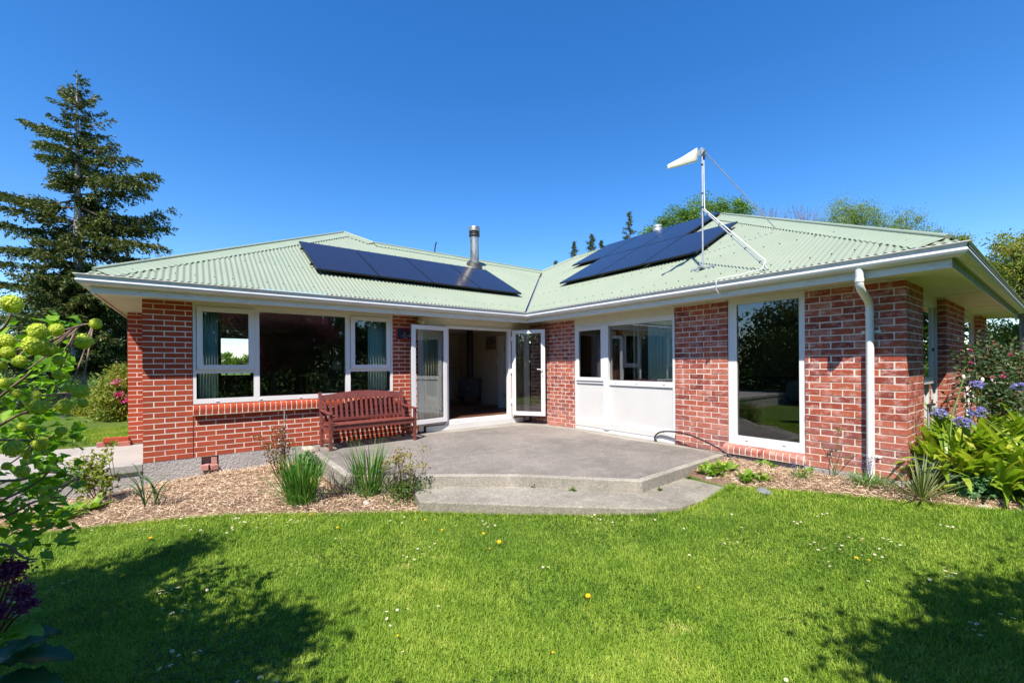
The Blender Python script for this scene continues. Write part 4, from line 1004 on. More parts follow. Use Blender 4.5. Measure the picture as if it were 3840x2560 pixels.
stone('low pinkish stone edging in front of the blue green leaves', *mv(7.22, .35), (.12, .06, .02), grp=gs)
stone('last pinkish edging stone beside the big strappy clump', *mv(7.42, .1), (.11, .06, .02), grp=gs)
tag(MB().tube([(1.068, 7.1, float(G(1.07, 7.1)) - .1), (1.072, 7.1, 1.03)], [.015, .0135], 4).build('garden_stake', MT['grey_timber']), 'grey wooden stake standing upright in the bed before the brick wall', 'stake')

# ------------------------------------------------------------ inside the rooms
def curtain(label, a0, a1, z0, z1, p, axis, mat='curtain_cloth', folds=7, amp=.022, grp='pale curtains inside the windows'):
    n = folds * 8; V = []
    for i in range(n + 1):
        t = i / n; a = a0 + (a1 - a0) * t; q = p + amp * math.sin(t * folds * 2 * math.pi) + amp * .4 * math.sin(t * 5.3 + 1)
        for z in (z0, z1):
            for dq in (0, .004): V.append((a, q + dq, z) if axis == 0 else (q + dq, a, z))
    F = []
    for i in range(n):
        b = i * 4; F += [(b, b + 2, b + 6, b + 4), (b + 1, b + 5, b + 7, b + 3), (b, b + 4, b + 5, b + 1), (b + 2, b + 3, b + 7, b + 6)]
    m = MB(); m.add(V, F, True); return tag(m.build('curtain', MT[mat]), label, 'curtain', grp)
curtain('pale green curtain inside the left end of the wide window', .045, .30, .6, 2.56, YA + .17, 0)
curtain('pale green curtain inside the right casement of the wide window', 2.66, 3.02, .6, 2.56, YA + .17, 0)
curtain('curtain seen through the opened left glass door', 3.75, 4.15, .50, 2.5, YA + .18, 0, 'curtain_cream')
curtain('curtain hanging inside behind the right opened glass door', 5.97, 6.34, .50, 2.5, YA + .20, 0, 'curtain_cream', 6)
curtain('pale green curtain in the narrow window beside the corner bricks', 6.05, 6.36, 1.15, 2.5, XB + .17, 1)
curtain('pale green curtain at the right side of the window over the white panels', 4.10, 4.72, 1.15, 2.55, XB + .17, 1, folds=9)
ST = thing('wood_stove', 'black cast iron wood stove on legs in the living room corner', 'stove', (5.95, 9.85, .56))
Mx = Matrix.Translation((5.98, 9.88, .56)) @ Matrix.Rotation(R(-42), 4, 'Z')
def sb(name, *bx, mat='stove_iron', par=None):
    m = MB()
    for b in bx: m.box(*b, M=Mx)
    return m.build(name, MT[mat], par or ST)
sb('firebox', (-.28, .28, -.20, .20, .26, .70)); sb('top_plate', (-.31, .31, -.23, .23, .701, .73)); sb('ash_lip', (-.30, .30, -.30, -.201, .24, .275)); sb('door', (-.22, .22, -.215, -.2005, .32, .64))
for sx in (-1, 1):
    for s_ in (-1, 1):
        m = MB(); m.add([tuple(Mx @ Vector(p)) for p in ((sx * .27, s_ * .19, .26), (sx * .19, s_ * .19, .26), (sx * .20, s_ * .12, .26), (sx * .26, s_ * .18, 0), (sx * .23, s_ * .18, 0), (sx * .23, s_ * .15, 0))], [(0, 1, 2), (3, 5, 4), (0, 3, 4, 1), (1, 4, 5, 2), (2, 5, 3, 0)]); m.build('leg', MT['stove_iron'], ST)
m = MB(); c = Mx @ Vector((0, -.225, .46)); m.sphere(tuple(c), .014, 10, 6); m.build('knob', MT['brass'], ST)
MB().tube([tuple(Mx @ Vector((0, .06, .73))), tuple(Mx @ Vector((0, .06, 2.02)))], .085, 18).build('flue_pipe', MT['stove_iron'], ST)
m = MB(); m.prism([(4.9, 11.39), (5.15, 9.95), (5.75, 9.42), (6.57, 9.42), (6.57, 11.39)], .492, .56); HR = m.build('hearth', MT['floor_wood']); tag(HR, 'low wooden hearth platform under the black stove', 'hearth')
m = MB(); m.box(5.0, 6.5, 11.36, 11.40, .56, 2.58); m.build('wall_panel', MT['wall_beige'], H); MB().box(5.0, 6.5, 11.350, 11.359, 1.55, 1.56).box(5.0, 6.5, 11.350, 11.359, 2.05, 2.06).build('panel_joint', MT['cabinet_wood'], H)
PC = thing('picture', 'small dark picture hung on the living room wall right of the stove', 'picture', (6.57, 9.75, 1.9))
p0 = onX(1440 + 1152 / 3.015, 1140 + 372 / 3.015, 6.565); p1 = onX(1440 + 1262 / 3.015, 1140 + 512 / 3.015, 6.565)
MB().box(6.555, 6.574, min(p0[1], p1[1]), max(p0[1], p1[1]), p1[2], p0[2]).build('frame', MT['cabinet_wood'], PC); MB().box(6.549, 6.554, min(p0[1], p1[1]) + .02, max(p0[1], p1[1]) - .02, p1[2] + .02, p0[2] - .02).build('print', MT['picture_print'], PC)
p = onX(1440 + 1272 / 3.015, 1140 + 642 / 3.015, 6.57); tag(MB().box(6.562, 6.574, p[1] - .035, p[1] + .035, p[2] - .06, p[2] + .06).build('light_switch', MT['white_paint']), 'white light switch beside the white inner door frame', 'switch')
ID = thing('interior_door', 'white folding inner door with hinges at the right side of the living room', 'door', (6.55, 8.9, .49))
pd = onX(1440 + 1300 / 3.015, 1500, 6.57)[1]
MB().box(6.545, 6.574, pd - .09, pd, .491, 2.42).build('jamb', MT['white_paint'], ID); MB().box(6.545, 6.574, 8.3, pd - .09, 2.33, 2.42).build('head', MT['white_paint'], ID)
MB().box(6.555, 6.574, 8.45, pd - .30, .50, 2.325).build('leaf', MT['white_paint'], ID); MB().box(6.555, 6.574, pd - .285, pd - .1, .50, 2.325).build('leaf', MT['white_paint'], ID)
for z in (.8, 1.4, 2.0): MB().box(6.548, 6.5545, pd - .31, pd - .275, z, z + .09).build('hinge', MT['steel'], ID)
CB = thing('cabinet', 'tall brown cabinet inside the room behind the wide window', 'cabinet', (2.9, 9.6, .49))
MB().box(2.35, 3.1, 9.8, 10.4, .492, 2.15).build('body', MT['cabinet_wood'], CB); MB().box(2.38, 2.71, 9.79, 9.799, .6, 2.12).build('door', MT['cabinet_wood'], CB); MB().box(2.73, 3.07, 9.79, 9.799, .6, 2.12).build('door', MT['cabinet_wood'], CB)
tag(MB().box(2.42, 2.62, 9.784, 9.789, 1.55, 1.75).box(2.66, 2.7, 9.784, 9.789, 1.5, 1.8).build('note', MT['curtain_cream']), 'pale paper notes stuck on the brown cabinet door', 'note')
m = MB()
for k in range(12):
    t = k * math.pi / 6; m.add([(2.13 + .012 * math.cos(t - .4), YA + .044, 2.24 + .012 * math.sin(t - .4)), (2.13 + .042 * math.cos(t), YA + .044, 2.24 + .042 * math.sin(t)), (2.13 + .012 * math.cos(t + .4), YA + .044, 2.24 + .012 * math.sin(t + .4))], [(0, 1, 2)])
m.sphere((2.13, YA + .046, 2.24), .022, 10, 6, (1, .1, 1)); tag(m.build('window_sticker', MT['curtain_cloth']), 'pale leafy sticker at the upper right of the wide window', 'sticker')
def chair(label, x, y, z, rz):
    o = thing('chair', label, 'chair', (x, y, z), rz, 'wooden chairs inside the rooms'); cw = MT['chair_wood']
    m = MB(); m.box(-.22, .22, -.2, .2, .43, .46); m.build('seat', cw, o, local=True, bevel=.01)
    for sx in (-.19, .19):
        for s_ in (-.17, .17): MB().tube([(sx * .9, s_ * .9, .43), (sx * 1.1, s_ * 1.15, 0)], [.019, .014], 8).build('leg', cw, o, local=True)
    m = MB()
    for k in range(6): m.tube([(-.18 + k * .072, .18, .46), (-.20 + k * .08, .26, .98)], .008, 6)
    m.build('spindles', cw, o, local=True); MB().tube([(-.23, .26, .97), (0, .29, 1.02), (.23, .26, .97)], .022, 8).build('crest_rail', cw, o, local=True)
    for sx in (-1, 1):
        MB().tube([(sx * .22, .22, .72), (sx * .27, .0, .70), (sx * .25, -.20, .67)], .014, 8).build('armrest', cw, o, local=True)
        MB().tube([(sx * .22, -.17, .45), (sx * .25, -.18, .68)], .012, 8).build('arm_post', cw, o, local=True)
    return o
chair('wooden spindle armchair seen through the tall window', 8.25, 2.05, .45, R(-60))
chair('wooden chair glimpsed low at the right of the wide window', 1.85, 8.75, .49, R(160))
TB = thing('side_table', 'wooden side table with drawers and turned legs behind the tall window', 'table', (7.9, 3.1, .45))
MB().box(7.55, 8.3, 3.05, 4.3, 1.02, 1.06).build('top', MT['chair_wood'], TB); MB().box(7.6, 8.25, 3.10, 4.25, .86, 1.019).build('drawer_case', MT['chair_wood'], TB)
for x in (7.64, 8.20):
    for y in (3.14, 4.2): MB().lathe([(.045, .86), (.045, .75), (.025, .70), (.04, .62), (.022, .55), (.038, .50), (.03, .45)], (x, y, 0), 10).build('leg', MT['chair_wood'], TB)
SF = thing('sofa', 'dark sofa along the far side of the room behind the tall window', 'sofa', (9.4, 3, .45))
MB().box(9.2, 10.0, 1.6, 4.6, .452, .86).build('seat', MT['sofa_cloth'], SF, bevel=.04); MB().box(9.85, 10.15, 1.6, 4.6, .862, 1.35).build('backrest', MT['sofa_cloth'], SF, bevel=.05)
for y, l in ((2.35, 'pale square cushion on the dark sofa nearer the window edge'), (3.35, 'pale square cushion on the dark sofa above the side table')):
    m = MB(); m.sphere((0, 0, 0), .22, 16, 10); m.v = [(math.copysign(abs(a / .22) ** .5, a) * .22, b * .35, math.copysign(abs(c / .22) ** .5, c) * .22) for a, b, c in m.v]
    o = m.build('cushion', MT['cushion']); o.location = (9.74, y, 1.08); o.rotation_euler = (R(-15), R(10), R(90)); tag(o, l, 'cushion', 'cushions on the sofa')
# ------------------------------------------------------------ vegetation tools
def unit(v): return v / (np.linalg.norm(v, axis=-1, keepdims=True) + 1e-9)
def rdir(n, up=0., r=None):
    v = unit((r or rng).normal(size=(n, 3))); v[:, 2] += up; return unit(v)
def leafs(P, D, N, L, W, fold=.15, r=None):
    """diamond leaves: base, left, tip, right, lightly folded"""
    n = len(P); S = unit(np.cross(D, N)); N2 = unit(np.cross(S, D)); L = np.broadcast_to(L, (n,))[:, None]; W = np.broadcast_to(W, (n,))[:, None]
    b = P; l = P + D * L * .45 + S * W * .5 + N2 * W * fold; t = P + D * L; q = P + D * L * .45 - S * W * .5 + N2 * W * fold
    V = np.stack([b, l, t, q], 1).reshape(-1, 3); F = np.arange(n * 4).reshape(-1, 4)
    rn = (r if r is not None else rng.random(n)); return V, F, np.repeat(rn, 4)
def build_leaves(name, parts, mat, parent=None, kind=None):
    Vs, Fs, Rs, n = [], [], [], 0
    for V, F, r_ in parts: Vs.append(V); Fs.append(F + n); Rs.append(r_); n += len(V)
    o = np_mesh(name, np.concatenate(Vs), [np.concatenate(Fs)], MT[mat], parent, rnd=np.concatenate(Rs))
    if kind: o['kind'] = kind
    return o
def straps(P0, az, th0, bend, L, W, K=7, power=1.6, twist=0., fold=.18, tipw=.15, r=None):
    """arching blades. th = angle from vertical, growing along the blade"""
    n = len(P0); t = np.linspace(0, 1, K); th = th0[:, None] + bend[:, None] * t[None] ** power
    ds = (L / (K - 1))[:, None]; dx = np.sin(th) * ds; dz = np.cos(th) * ds
    X = np.concatenate([np.zeros((n, 1)), np.cumsum((dx[:, 1:] + dx[:, :-1]) / 2, 1)], 1); Z = np.concatenate([np.zeros((n, 1)), np.cumsum((dz[:, 1:] + dz[:, :-1]) / 2, 1)], 1)
    ca_, sa_ = np.cos(az)[:, None], np.sin(az)[:, None]
    C = np.stack([P0[:, :1] + X * ca_, P0[:, 1:2] + X * sa_, P0[:, 2:] + Z], -1)
    C[..., 2] = np.maximum(C[..., 2], P0[:, 2:] + .0)
    prof = np.clip(np.minimum(.55 + 1.2 * t, (1.02 - t) * 2.4 + tipw * (1 - t)), .02, 1)
    S = np.stack([-sa_ + 0 * X, ca_ + 0 * X, 0 * X + twist], -1); S = unit(S)
    Nn = np.stack([-np.cos(th) * ca_, -np.cos(th) * sa_, np.sin(th)], -1)
    w_ = (W[:, None] * prof[None])[..., None]
    V = np.stack([C + S * w_ * .5 + Nn * w_ * fold, C, C - S * w_ * .5 + Nn * w_ * fold], 2).reshape(n, K * 3, 3)
    f = []
    for k in range(K - 1):
        for s in (0, 1): f.append((k * 3 + s, k * 3 + s + 1, (k + 1) * 3 + s + 1, (k + 1) * 3 + s))
    f = np.array(f); F = (f[None] + (np.arange(n) * K * 3)[:, None, None]).reshape(-1, 4)
    rn = r if r is not None else rng.random(n)
    return V.reshape(-1, 3), F, np.repeat(rn, K * 3)
def clump(n, c, rad, th=(0, .5), bend=(.3, 1.2), L=(.3, .6), W=(.01, .015), az=None, **kw):
    c = np.array(c, float); a = rng.uniform(0, 2 * np.pi, n); q = rad * np.sqrt(rng.random(n))
    P = c + np.stack([q * np.cos(a), q * np.sin(a), 0 * a], -1); azz = a + rng.normal(0, .5, n) if az is None else rng.normal(az[0], az[1], n)
    U = lambda p: rng.uniform(p[0], p[1], n)
    return straps(P, azz, U(th), U(bend), U(L), U(W), **kw)
def crown_points(n, ells, clumps, cr, shell=.55):
    E = np.array(ells, float); w_ = (E[:, 3] * E[:, 4] * E[:, 5]) ** .67; w_ /= w_.sum(); k = rng.choice(len(E), clumps, p=w_)
    d = rdir(clumps); rr = (shell + (1 - shell) * rng.random(clumps) ** .5); C = E[k, :3] + d * rr[:, None] * E[k, 3:6]
    j = rng.integers(0, clumps, n); sz = cr * (.6 + .8 * rng.random(clumps))
    P = C[j] + rng.normal(size=(n, 3)) * sz[j][:, None] * np.array([1, 1, .7]) * .5
    return P, C, j, d
def tree(name, label, cat, base, ells, n, leaf, mat, clumps=120, cr=.5, trunk=.2, group=None, bark='bark', up=.25, limbs=14, asp=.5, dirs=None, shell=.5, trunk_h=None, trunk_part='trunk'):
    o = thing(name, label, cat, base, group=group); P, C, j, d = crown_points(n, ells, clumps, cr, shell)
    cb = rng.normal(0, .2, clumps)[j]; D = rdir(n, up) if dirs is None else dirs(n); N = rdir(n, .9)
    V, F, r_ = leafs(P, D, N, leaf * rng.uniform(.6, 1.3, n), leaf * asp * rng.uniform(.7, 1.2, n), r=np.clip(rng.random(n) * .75 + .12 + cb, 0, 1))
    build_leaves('crown', [(V, F, r_)], mat, o, 'stuff')
    if trunk:
        m = MB(); zt = np.mean([e[2] for e in ells]) if trunk_h is None else trunk_h; b = Vector(base)
        c0 = Vector((np.mean([e[0] for e in ells]), np.mean([e[1] for e in ells]), zt)); pts = [b + Vector((0, 0, -.3)), b.lerp(c0, .35) + Vector((trunk * .5, 0, 0)), b.lerp(c0, .7) - Vector((trunk * .4, 0, 0)), c0]
        m.tube(pts, [trunk * 1.25, trunk, trunk * .75, trunk * .4], 10)
        for q in C[rng.choice(len(C), min(limbs, len(C)), replace=False)]:
            q = Vector(q); s = b.lerp(c0, random.uniform(.35, .95)); mm = s.lerp(q, .5) + Vector((random.uniform(-.2, .2), random.uniform(-.2, .2), random.uniform(0, .3))) * min(1, (q - s).length / 2)
            m.tube([s, mm, q], [trunk * .38, trunk * .2, trunk * .06], 6, False)
        m.build(trunk_part, MT[bark], o)
    return o
def spray_twigs(m, tips, root, r0):
    for q in tips:
        q = Vector(q); s = Vector(root); mm = s.lerp(q, .55) + Vector((random.uniform(-.1, .1), random.uniform(-.1, .1), -.05)); m.tube([s, mm, q], [r0, r0 * .6, r0 * .2], 5, False)

# ------------------------------------------------------------ big conifer on the left
def cw(px_, py_, D): return atD(px_, py_, D)
DC = 15.0; ctop = cw(288, 276, DC); cbase = np.array([cw(296, 1400, DC)[0], cw(296, 1400, DC)[1], .25]); 
def ctrunk(z):
    t = (z - cbase[2]) / (ctop[2] - cbase[2]); p = cbase * (1 - t) + ctop * t; p[2] = z; return p
CT = thing('conifer_tree', 'tall dark ragged conifer with bare trunk top rising behind the left end', 'tree', tuple(cbase))
m = MB(); m.tube([ctrunk(z) for z in (-.1, 1.5, 4, 7, 9.5, 11, ctop[2])], [.24, .21, .155, .10, .055, .03, .008], 12); m.build('trunk', MT['pale_bark'], CT)
tips = [(540, 235, 380), (590, 210, 300), (650, 190, 260), (460, 325, 430), (445, 460, 590), (220, 510, 690), (410, 565, 640), (340, 720, 790), (380, 845, 900), (475, 985, 1000), (425, 1100, 1130), (160, 1200, 1320), (0, 1310, 1450), (-120, 1420, 1560), (795, 145, 200), (805, 235, 280), (880, 285, 330), (965, 440, 470), (1035, 510, 560), (1035, 665, 620), (1075, 720, 690), (1235, 865, 900), (1120, 975, 960), (1440, 1015, 1040), (1390, 1110, 1100), (1335, 1190, 1200), (1590, 1330, 1300), (1410, 1440, 1370), (1355, 1525, 1480), (710, 95, 130), (740, 120, 160)]
low = [(-200, 1100, 1250), (60, 1230, 1330), (1500, 1680, 1600), (1490, 1780, 1690), (1250, 1850, 1800), (100, 1700, 1750), (-150, 1800, 1850), (0, 2000, 2050), (1300, 2050, 2000), (1100, 1960, 1900), (150, 2150, 2100), (1200, 2250, 2200), (-100, 2350, 2250), (300, 2300, 2250), (1050, 2400, 2350), (1480, 2150, 2060), (-300, 1650, 1700), (1550, 1500, 1420), (1380, 1900, 1830)]
brs = []
for tx, ty, ay in tips + low:
    zA_ = cw(294, 240 + ay / 2.45, DC)[2]; tip = cw(tx / 2.45, 240 + ty / 2.45, DC + rng.uniform(-1.2, 1.2)); brs.append((ctrunk(zA_), tip))
for i in range(230):
    z = 11.6 - 10.3 * rng.random() ** .8; ln = (.20 + (12 - z) * .265) * rng.uniform(.3, 1.0); a = rng.uniform(0, 2 * np.pi)
    if abs(math.sin(a - YAW)) > .0:
        lat = abs(math.cos(a + YAW)); ln *= (1 - .25 * lat)
    s = ctrunk(z); brs.append((s, s + np.array([math.cos(a) * ln, math.sin(a) * ln, rng.uniform(-.22, .50) * ln])))
m = MB(); LP_, LD_, LN_, LS_, LR_ = [], [], [], [], []
for s, t in brs:
    s = np.array(s); t = np.array(t); d = t - s; Lb = np.linalg.norm(d); mid_ = (s + t) / 2 - np.array([0, 0, rng.uniform(-.04, .24) * Lb])
    m.tube([s, mid_, t], [.012 + .010 * Lb, .010 + .005 * Lb, .004], 5, False)
    nst = int(Lb / .055) + 2; u = np.linspace(.12 if Lb < 1.3 else .20, 1.0, nst)
    C0 = (1 - u)[:, None] ** 2 * s + 2 * (u * (1 - u))[:, None] * mid_ + u[:, None] ** 2 * t
    dh = unit(np.array([d[0], d[1], d[2] * .5])[None])[0]; sd_ = unit(np.cross(dh, [0, 0, 1.])[None])[0]; br = rng.normal(0, .15)
    for c, uu in zip(C0, u):
        if rng.random() < .10 or (math.sin(uu * 17 + br * 40) > .93): continue
        for sg in (-1, 1):
            tl = min(.75, .24 * Lb + .14) * (1.08 - uu) ** .5 * rng.uniform(.4, 1.15) * min(1, max(.4, (12.6 - s[2]) / 4.5)); td = unit((dh * rng.uniform(.5, 1.0) + sg * sd_ * rng.uniform(.6, 1.1) + np.array([0, 0, rng.uniform(-.95, .18)]))[None])[0]
            k = max(4, int(tl / .021)); v = rng.random(k); LP_.append(c + td * (v * tl)[:, None] + rng.normal(0, .018, (k, 3)) - np.array([0, 0, 1]) * (v ** 2 * .08)[:, None]); LD_.append(unit(td + rng.normal(0, .55, (k, 3)))); LN_.append(rdir(k, 1.0)); LR_.append(np.clip(rng.random(k) * .7 + .15 + br + .1 * uu, 0, 1))
m.build('branches', MT['twig'], CT)
P = np.concatenate(LP_); n = len(P); print('conifer leaves', n)
build_leaves('foliage', [leafs(P, np.concatenate(LD_), np.concatenate(LN_), rng.uniform(.07, .15, n), rng.uniform(.034, .064, n), r=np.concatenate(LR_))], 'conifer_leaf', CT, 'stuff')

# ------------------------------------------------------------ background planting, left
def at_(px_, D, z=.27): p = atD(px_, 1366, D); return (float(p[0]), float(p[1]), z)
def ell(px_, py_, D, rx, ry, rz): p = atD(px_, py_, D); return (p[0], p[1], p[2], rx, ry, rz)
tree('evergreen_tree', 'dark evergreen tree with bent pale trunk just left of the brick end wall', 'tree', at_(520, 17), [ell(430, 1180, 17, 1.9, 1.6, 1.3), ell(560, 1290, 17.5, 1.5, 1.6, 1.4), ell(420, 1330, 17, 1.3, 1.2, .7)], 26000, .10, 'dark_leaf', 150, .55, .13, bark='pale_bark', up=.1)
tree('evergreen_tree', 'dark evergreen tree behind the snowball bush at the far left edge', 'tree', at_(60, 19), [ell(0, 1250, 19, 2.2, 2, 1.6), ell(150, 1350, 19, 2.2, 1.6, 1.2)], 22000, .11, 'dark_leaf', 130, .6, .2, up=.1)
tree('conifer_hedge', 'low feathery dark green conifer hedge behind the far lawn', 'hedge', at_(200, 14), [ell(60, 1480, 14, 1.5, 1, .65), ell(230, 1500, 13.6, 1.3, 1, .6), ell(380, 1490, 14.5, 1.3, 1, .65), ell(-80, 1480, 14, 1.5, 1, .7)], 26000, .09, 'dark_leaf', 200, .3, .05, up=.0, asp=.35, trunk_part='stem')
tree('shrub', 'loose green shrub with thin upright twigs behind the far flower border', 'shrub', at_(330, 12.6), [ell(330, 1520, 12.6, .7, .6, .40), ell(420, 1530, 13, .6, .5, .4)], 6000, .06, 'mid_leaf', 70, .2, .03, trunk_part='stem')
RH = tree('rhododendron', 'rhododendron bush with pink blossoms beside the left brick wall end', 'shrub', at_(470, 11.2), [ell(455, 1500, 11.2, .62, .8, .66), ell(480, 1440, 11.5, .5, .6, .5), ell(500, 1560, 11.2, .6, .6, .5)], 9000, .12, 'yellow_leaf', 150, .22, .05, up=.2, asp=.32, trunk_part='stem')
for x, y in ((437, 1434), (447, 1484), (452, 1478), (474, 1500), (441, 1487)):
    p = atD(x, y, 10.62); k = 40; build_leaves('blossom', [leafs(p + rng.normal(0, .035, (k, 3)), rdir(k, .2), rdir(k), .055, .045)], 'pink_petal', RH)
AL = thing('agapanthus', 'low strappy agapanthus border with lilac blooms beyond the far lawn', 'plant', at_(300, 12.2))
pp = []
for px_ in np.linspace(215, 410, 16):
    b = at_(px_, 12.2 + rng.uniform(-.4, .4)); pp.append(clump(26, b, .16, (.1, .9), (.6, 1.4), (.28, .5), (.02, .035), K=5))
build_leaves('leaf', pp, 'yellow_leaf', AL, 'stuff')
for x, y in ((197, 1590), (217, 1583), (232, 1570), (240, 1577), (245, 1566), (228, 1580)):
    p = atD(x, y, 11.8); k = 60; d = rdir(k, .3); build_leaves('flower_head', [leafs(p + d * .03, d, rdir(k), .06, .022)], 'agapanthus_petal', AL)
m = MB()
for x, y in ((197, 1590), (217, 1583), (232, 1570), (240, 1577), (245, 1566)):
    p = atD(x, y, 11.8); m.tube([(p[0], p[1], .27), p], .008, 5)
m.build('stem', MT['green_stem'], AL)

# ------------------------------------------------------------ background planting, right
def treeat(label, px_, D, E, n, leaf, mat, **kw):
    kw.setdefault('group', 'trees behind the right wing'); return tree(kw.pop('name', 'tree'), label, kw.pop('cat', 'tree'), at_(px_, D), E, n, leaf, mat, **kw)
treeat('leafy green oak showing over the right wing solar panels', 2650, 24, [ell(2640, 810, 24, 1.5, 1.3, .95), ell(2530, 850, 24, 1.1, 1, .8), ell(2755, 800, 24.5, 1.0, .9, .7), ell(2600, 900, 24, 1.6, 1.5, 1), ell(2440, 890, 24, .6, .6, .55)], 24000, .12, 'oak_leaf', name='oak_tree', clumps=150, cr=.42, trunk=.25, shell=.3, trunk_h=7.0)
for i, (x, y0, y1, wd, lb) in enumerate(((2361, 795, 900, .42, 'largest pointed pine top to the left of the oak over the solar panels'), (2219, 880, 935, .36, 'bushy pine top above the middle of the white roof edge'), (2153, 908, 975, .24, 'thin pine top lowest on the roof edge'), (2255, 903, 935, .16, 'small pine top beside the end of the white roof edge'), (2084, 980, 1000, .10, 'tiny pine tip above the roof valley'))):
    D = 26; top = atD(x, y0, D); o = thing('pine_tree', lb, 'tree', (float(top[0]), float(top[1]), .27), group='pine tops behind the right wing')
    MB().tube([(top[0], top[1], .2), (top[0], top[1], top[2])], [.16, .012], 8).build('trunk', MT['twig'], o); ps = []
    zb_ = atD(x, y1 + 25, D)[2]; hh = top[2] - zb_
    for k in range(int(34)):
        t = k / 34; z = top[2] - .06 - hh * t ** 1.1; a = rng.uniform(0, 6.28); ln = wd * (.12 + 1.7 * t) * rng.uniform(.5, 1.2) * (.6 if k % 3 else 1.1)
        c = np.array([top[0], top[1], z]); e = c + np.array([math.cos(a) * ln, math.sin(a) * ln, .45 * ln]); q = int(30 + 120 * ln); u = rng.random(q) ** .6
        ps.append(leafs(c + (e - c) * u[:, None] + rng.normal(0, .035, (q, 3)), rdir(q, .9), rdir(q), .10, .03))
    build_leaves('crown', ps, 'conifer_leaf', o, 'stuff')
for i, (x, y, wd, lb) in enumerate(((2870, 800, 90, 'leafless twiggy tree top nearer the antenna brace behind the roof'), (3010, 800, 90, 'leafless twiggy tree top beside the birch behind the roof'))):
    D = 27; o = thing('bare_tree', lb, 'tree', at_(x, D), group='trees behind the right wing'); m = MB(); c = atD(x, 940, D)
    m.tube([(c[0], c[1], .2), c], [.2, .08], 7)
    for k in range(60):
        t = atD(x + rng.normal(0, wd * .55), y + rng.uniform(-35, 70), D + rng.uniform(-1, 1)); s = c + np.array([0, 0, rng.uniform(-.6, .4)]); mm = (s + t) / 2 + np.array([rng.normal(0, .1), rng.normal(0, .1), .1]); m.tube([s, mm, t], [.03, .016, .005], 4, False)
        for _ in range(3):
            u = rng.uniform(.4, .95); q = mm + (t - mm) * u; m.tube([q, q + rng.normal(0, .12, 3) + np.array([0, 0, .28])], [.008, .003], 3, False)
    m.build('branches', MT['twig'], o)
    k = 260; P = np.stack([atD(x + rng.normal(0, wd * .5), y + rng.uniform(-25, 60), D) for _ in range(k)]); build_leaves('leaf_buds', [leafs(P, rdir(k), rdir(k), .07, .04)], 'birch_leaf', o, 'stuff')
def hang(n): v = unit(rng.normal(size=(n, 3)) * .6 + np.array([0, 0, -.5])); return v
treeat('larger pale green birch behind the right roof hip', 3200, 25, [ell(3180, 800, 25, 1.1, 1, 1.0), ell(3250, 830, 25.5, 1.2, 1, 1.05), ell(3110, 860, 25, .9, .9, .7), ell(3300, 880, 25, .9, .9, .6)], 15000, .085, 'birch_leaf', name='birch_tree', clumps=120, cr=.5, trunk=.12, bark='pale_bark', dirs=hang, shell=.15, limbs=26)
treeat('smaller rounded birch to the right of the larger birch', 3390, 26, [ell(3395, 850, 26, .85, .9, 1.05), ell(3400, 920, 26, .9, .9, .9)], 8000, .085, 'birch_leaf', name='birch_tree', clumps=60, cr=.45, trunk=.1, bark='pale_bark', dirs=hang, shell=.15, limbs=20)
treeat('low birch spray sloping down at the right end of the roof hip', 3490, 24, [ell(3490, 895, 24, .95, .8, .45)], 3200, .08, 'birch_leaf', name='birch_tree', clumps=40, cr=.35, trunk=.07, bark='pale_bark', dirs=hang, shell=.1)
treeat('small yellow green tree tip peeping over the right gutter corner', 3590, 22, [ell(3590, 905, 22, .45, .4, .4)], 1800, .11, 'yellow_leaf', clumps=20, cr=.3, trunk=.1)
treeat('glossy yellow green tree at the right edge beyond the end gutter', 3850, 15, [ell(3800, 1000, 15, .8, .8, .9), ell(3870, 1080, 15, 1.2, 1, 1.2), ell(3780, 920, 15.5, .45, .45, .4), ell(3900, 950, 15, .9, .9, .8)], 15000, .12, 'yellow_leaf', clumps=170, cr=.33, trunk=.16, shell=.35, asp=.38)
treeat('olive green tree framed below the soffit at the far right', 3780, 17, [ell(3740, 1270, 17, .9, .9, .7), ell(3830, 1300, 17, .9, .9, .7), ell(3700, 1350, 17, 1, .9, .6)], 12000, .11, 'yellow_leaf', clumps=120, cr=.35, trunk=.13, shell=.3, bark='pale_bark', limbs=20)
treeat('bright glossy camellia like shrub behind the rose bush', 3820, 10, [ell(3790, 1430, 10, .9, .8, .5), ell(3880, 1400, 10, .8, .8, .5), ell(3820, 1530, 10, .9, .8, .5)], 12000, .085, 'mid_leaf', name='shrub', cat='shrub', clumps=160, cr=.24, trunk=.05, shell=.4, asp=.5, group='shrubs beside the end wall', trunk_part='stem')
q = thing('cabbage_tree', 'dark spiky cabbage tree fronds under the soffit at the far right edge', 'tree', at_(3835, 19)); c = atD(3850, 1190, 19)
build_leaves('fronds', [clump(120, c, .1, (.2, 2.2), (.2, .9), (.5, .9), (.03, .04), K=4)], 'dark_leaf', q); MB().tube([(c[0], c[1], .2), c], [.14, .1], 8).build('trunk', MT['bark'], q)

for i, (px_, wd_, lb) in enumerate(((848, 1.2, 'small distant tree seen through the house at left of the rear window'), (905, 1.0, 'small distant tree seen through the house at right of the rear window'), (875, 1.6, 'low distant bushes seen through the house'))):
    tree('distant_tree', lb, 'tree', at_(px_, 55), [ell(px_, 1352 + 8 * (i == 2), 55, wd_, 1, .8 - .3 * (i == 2))], 900, .3, 'oak_leaf', 12, .5, .1, group='distant trees behind the house')
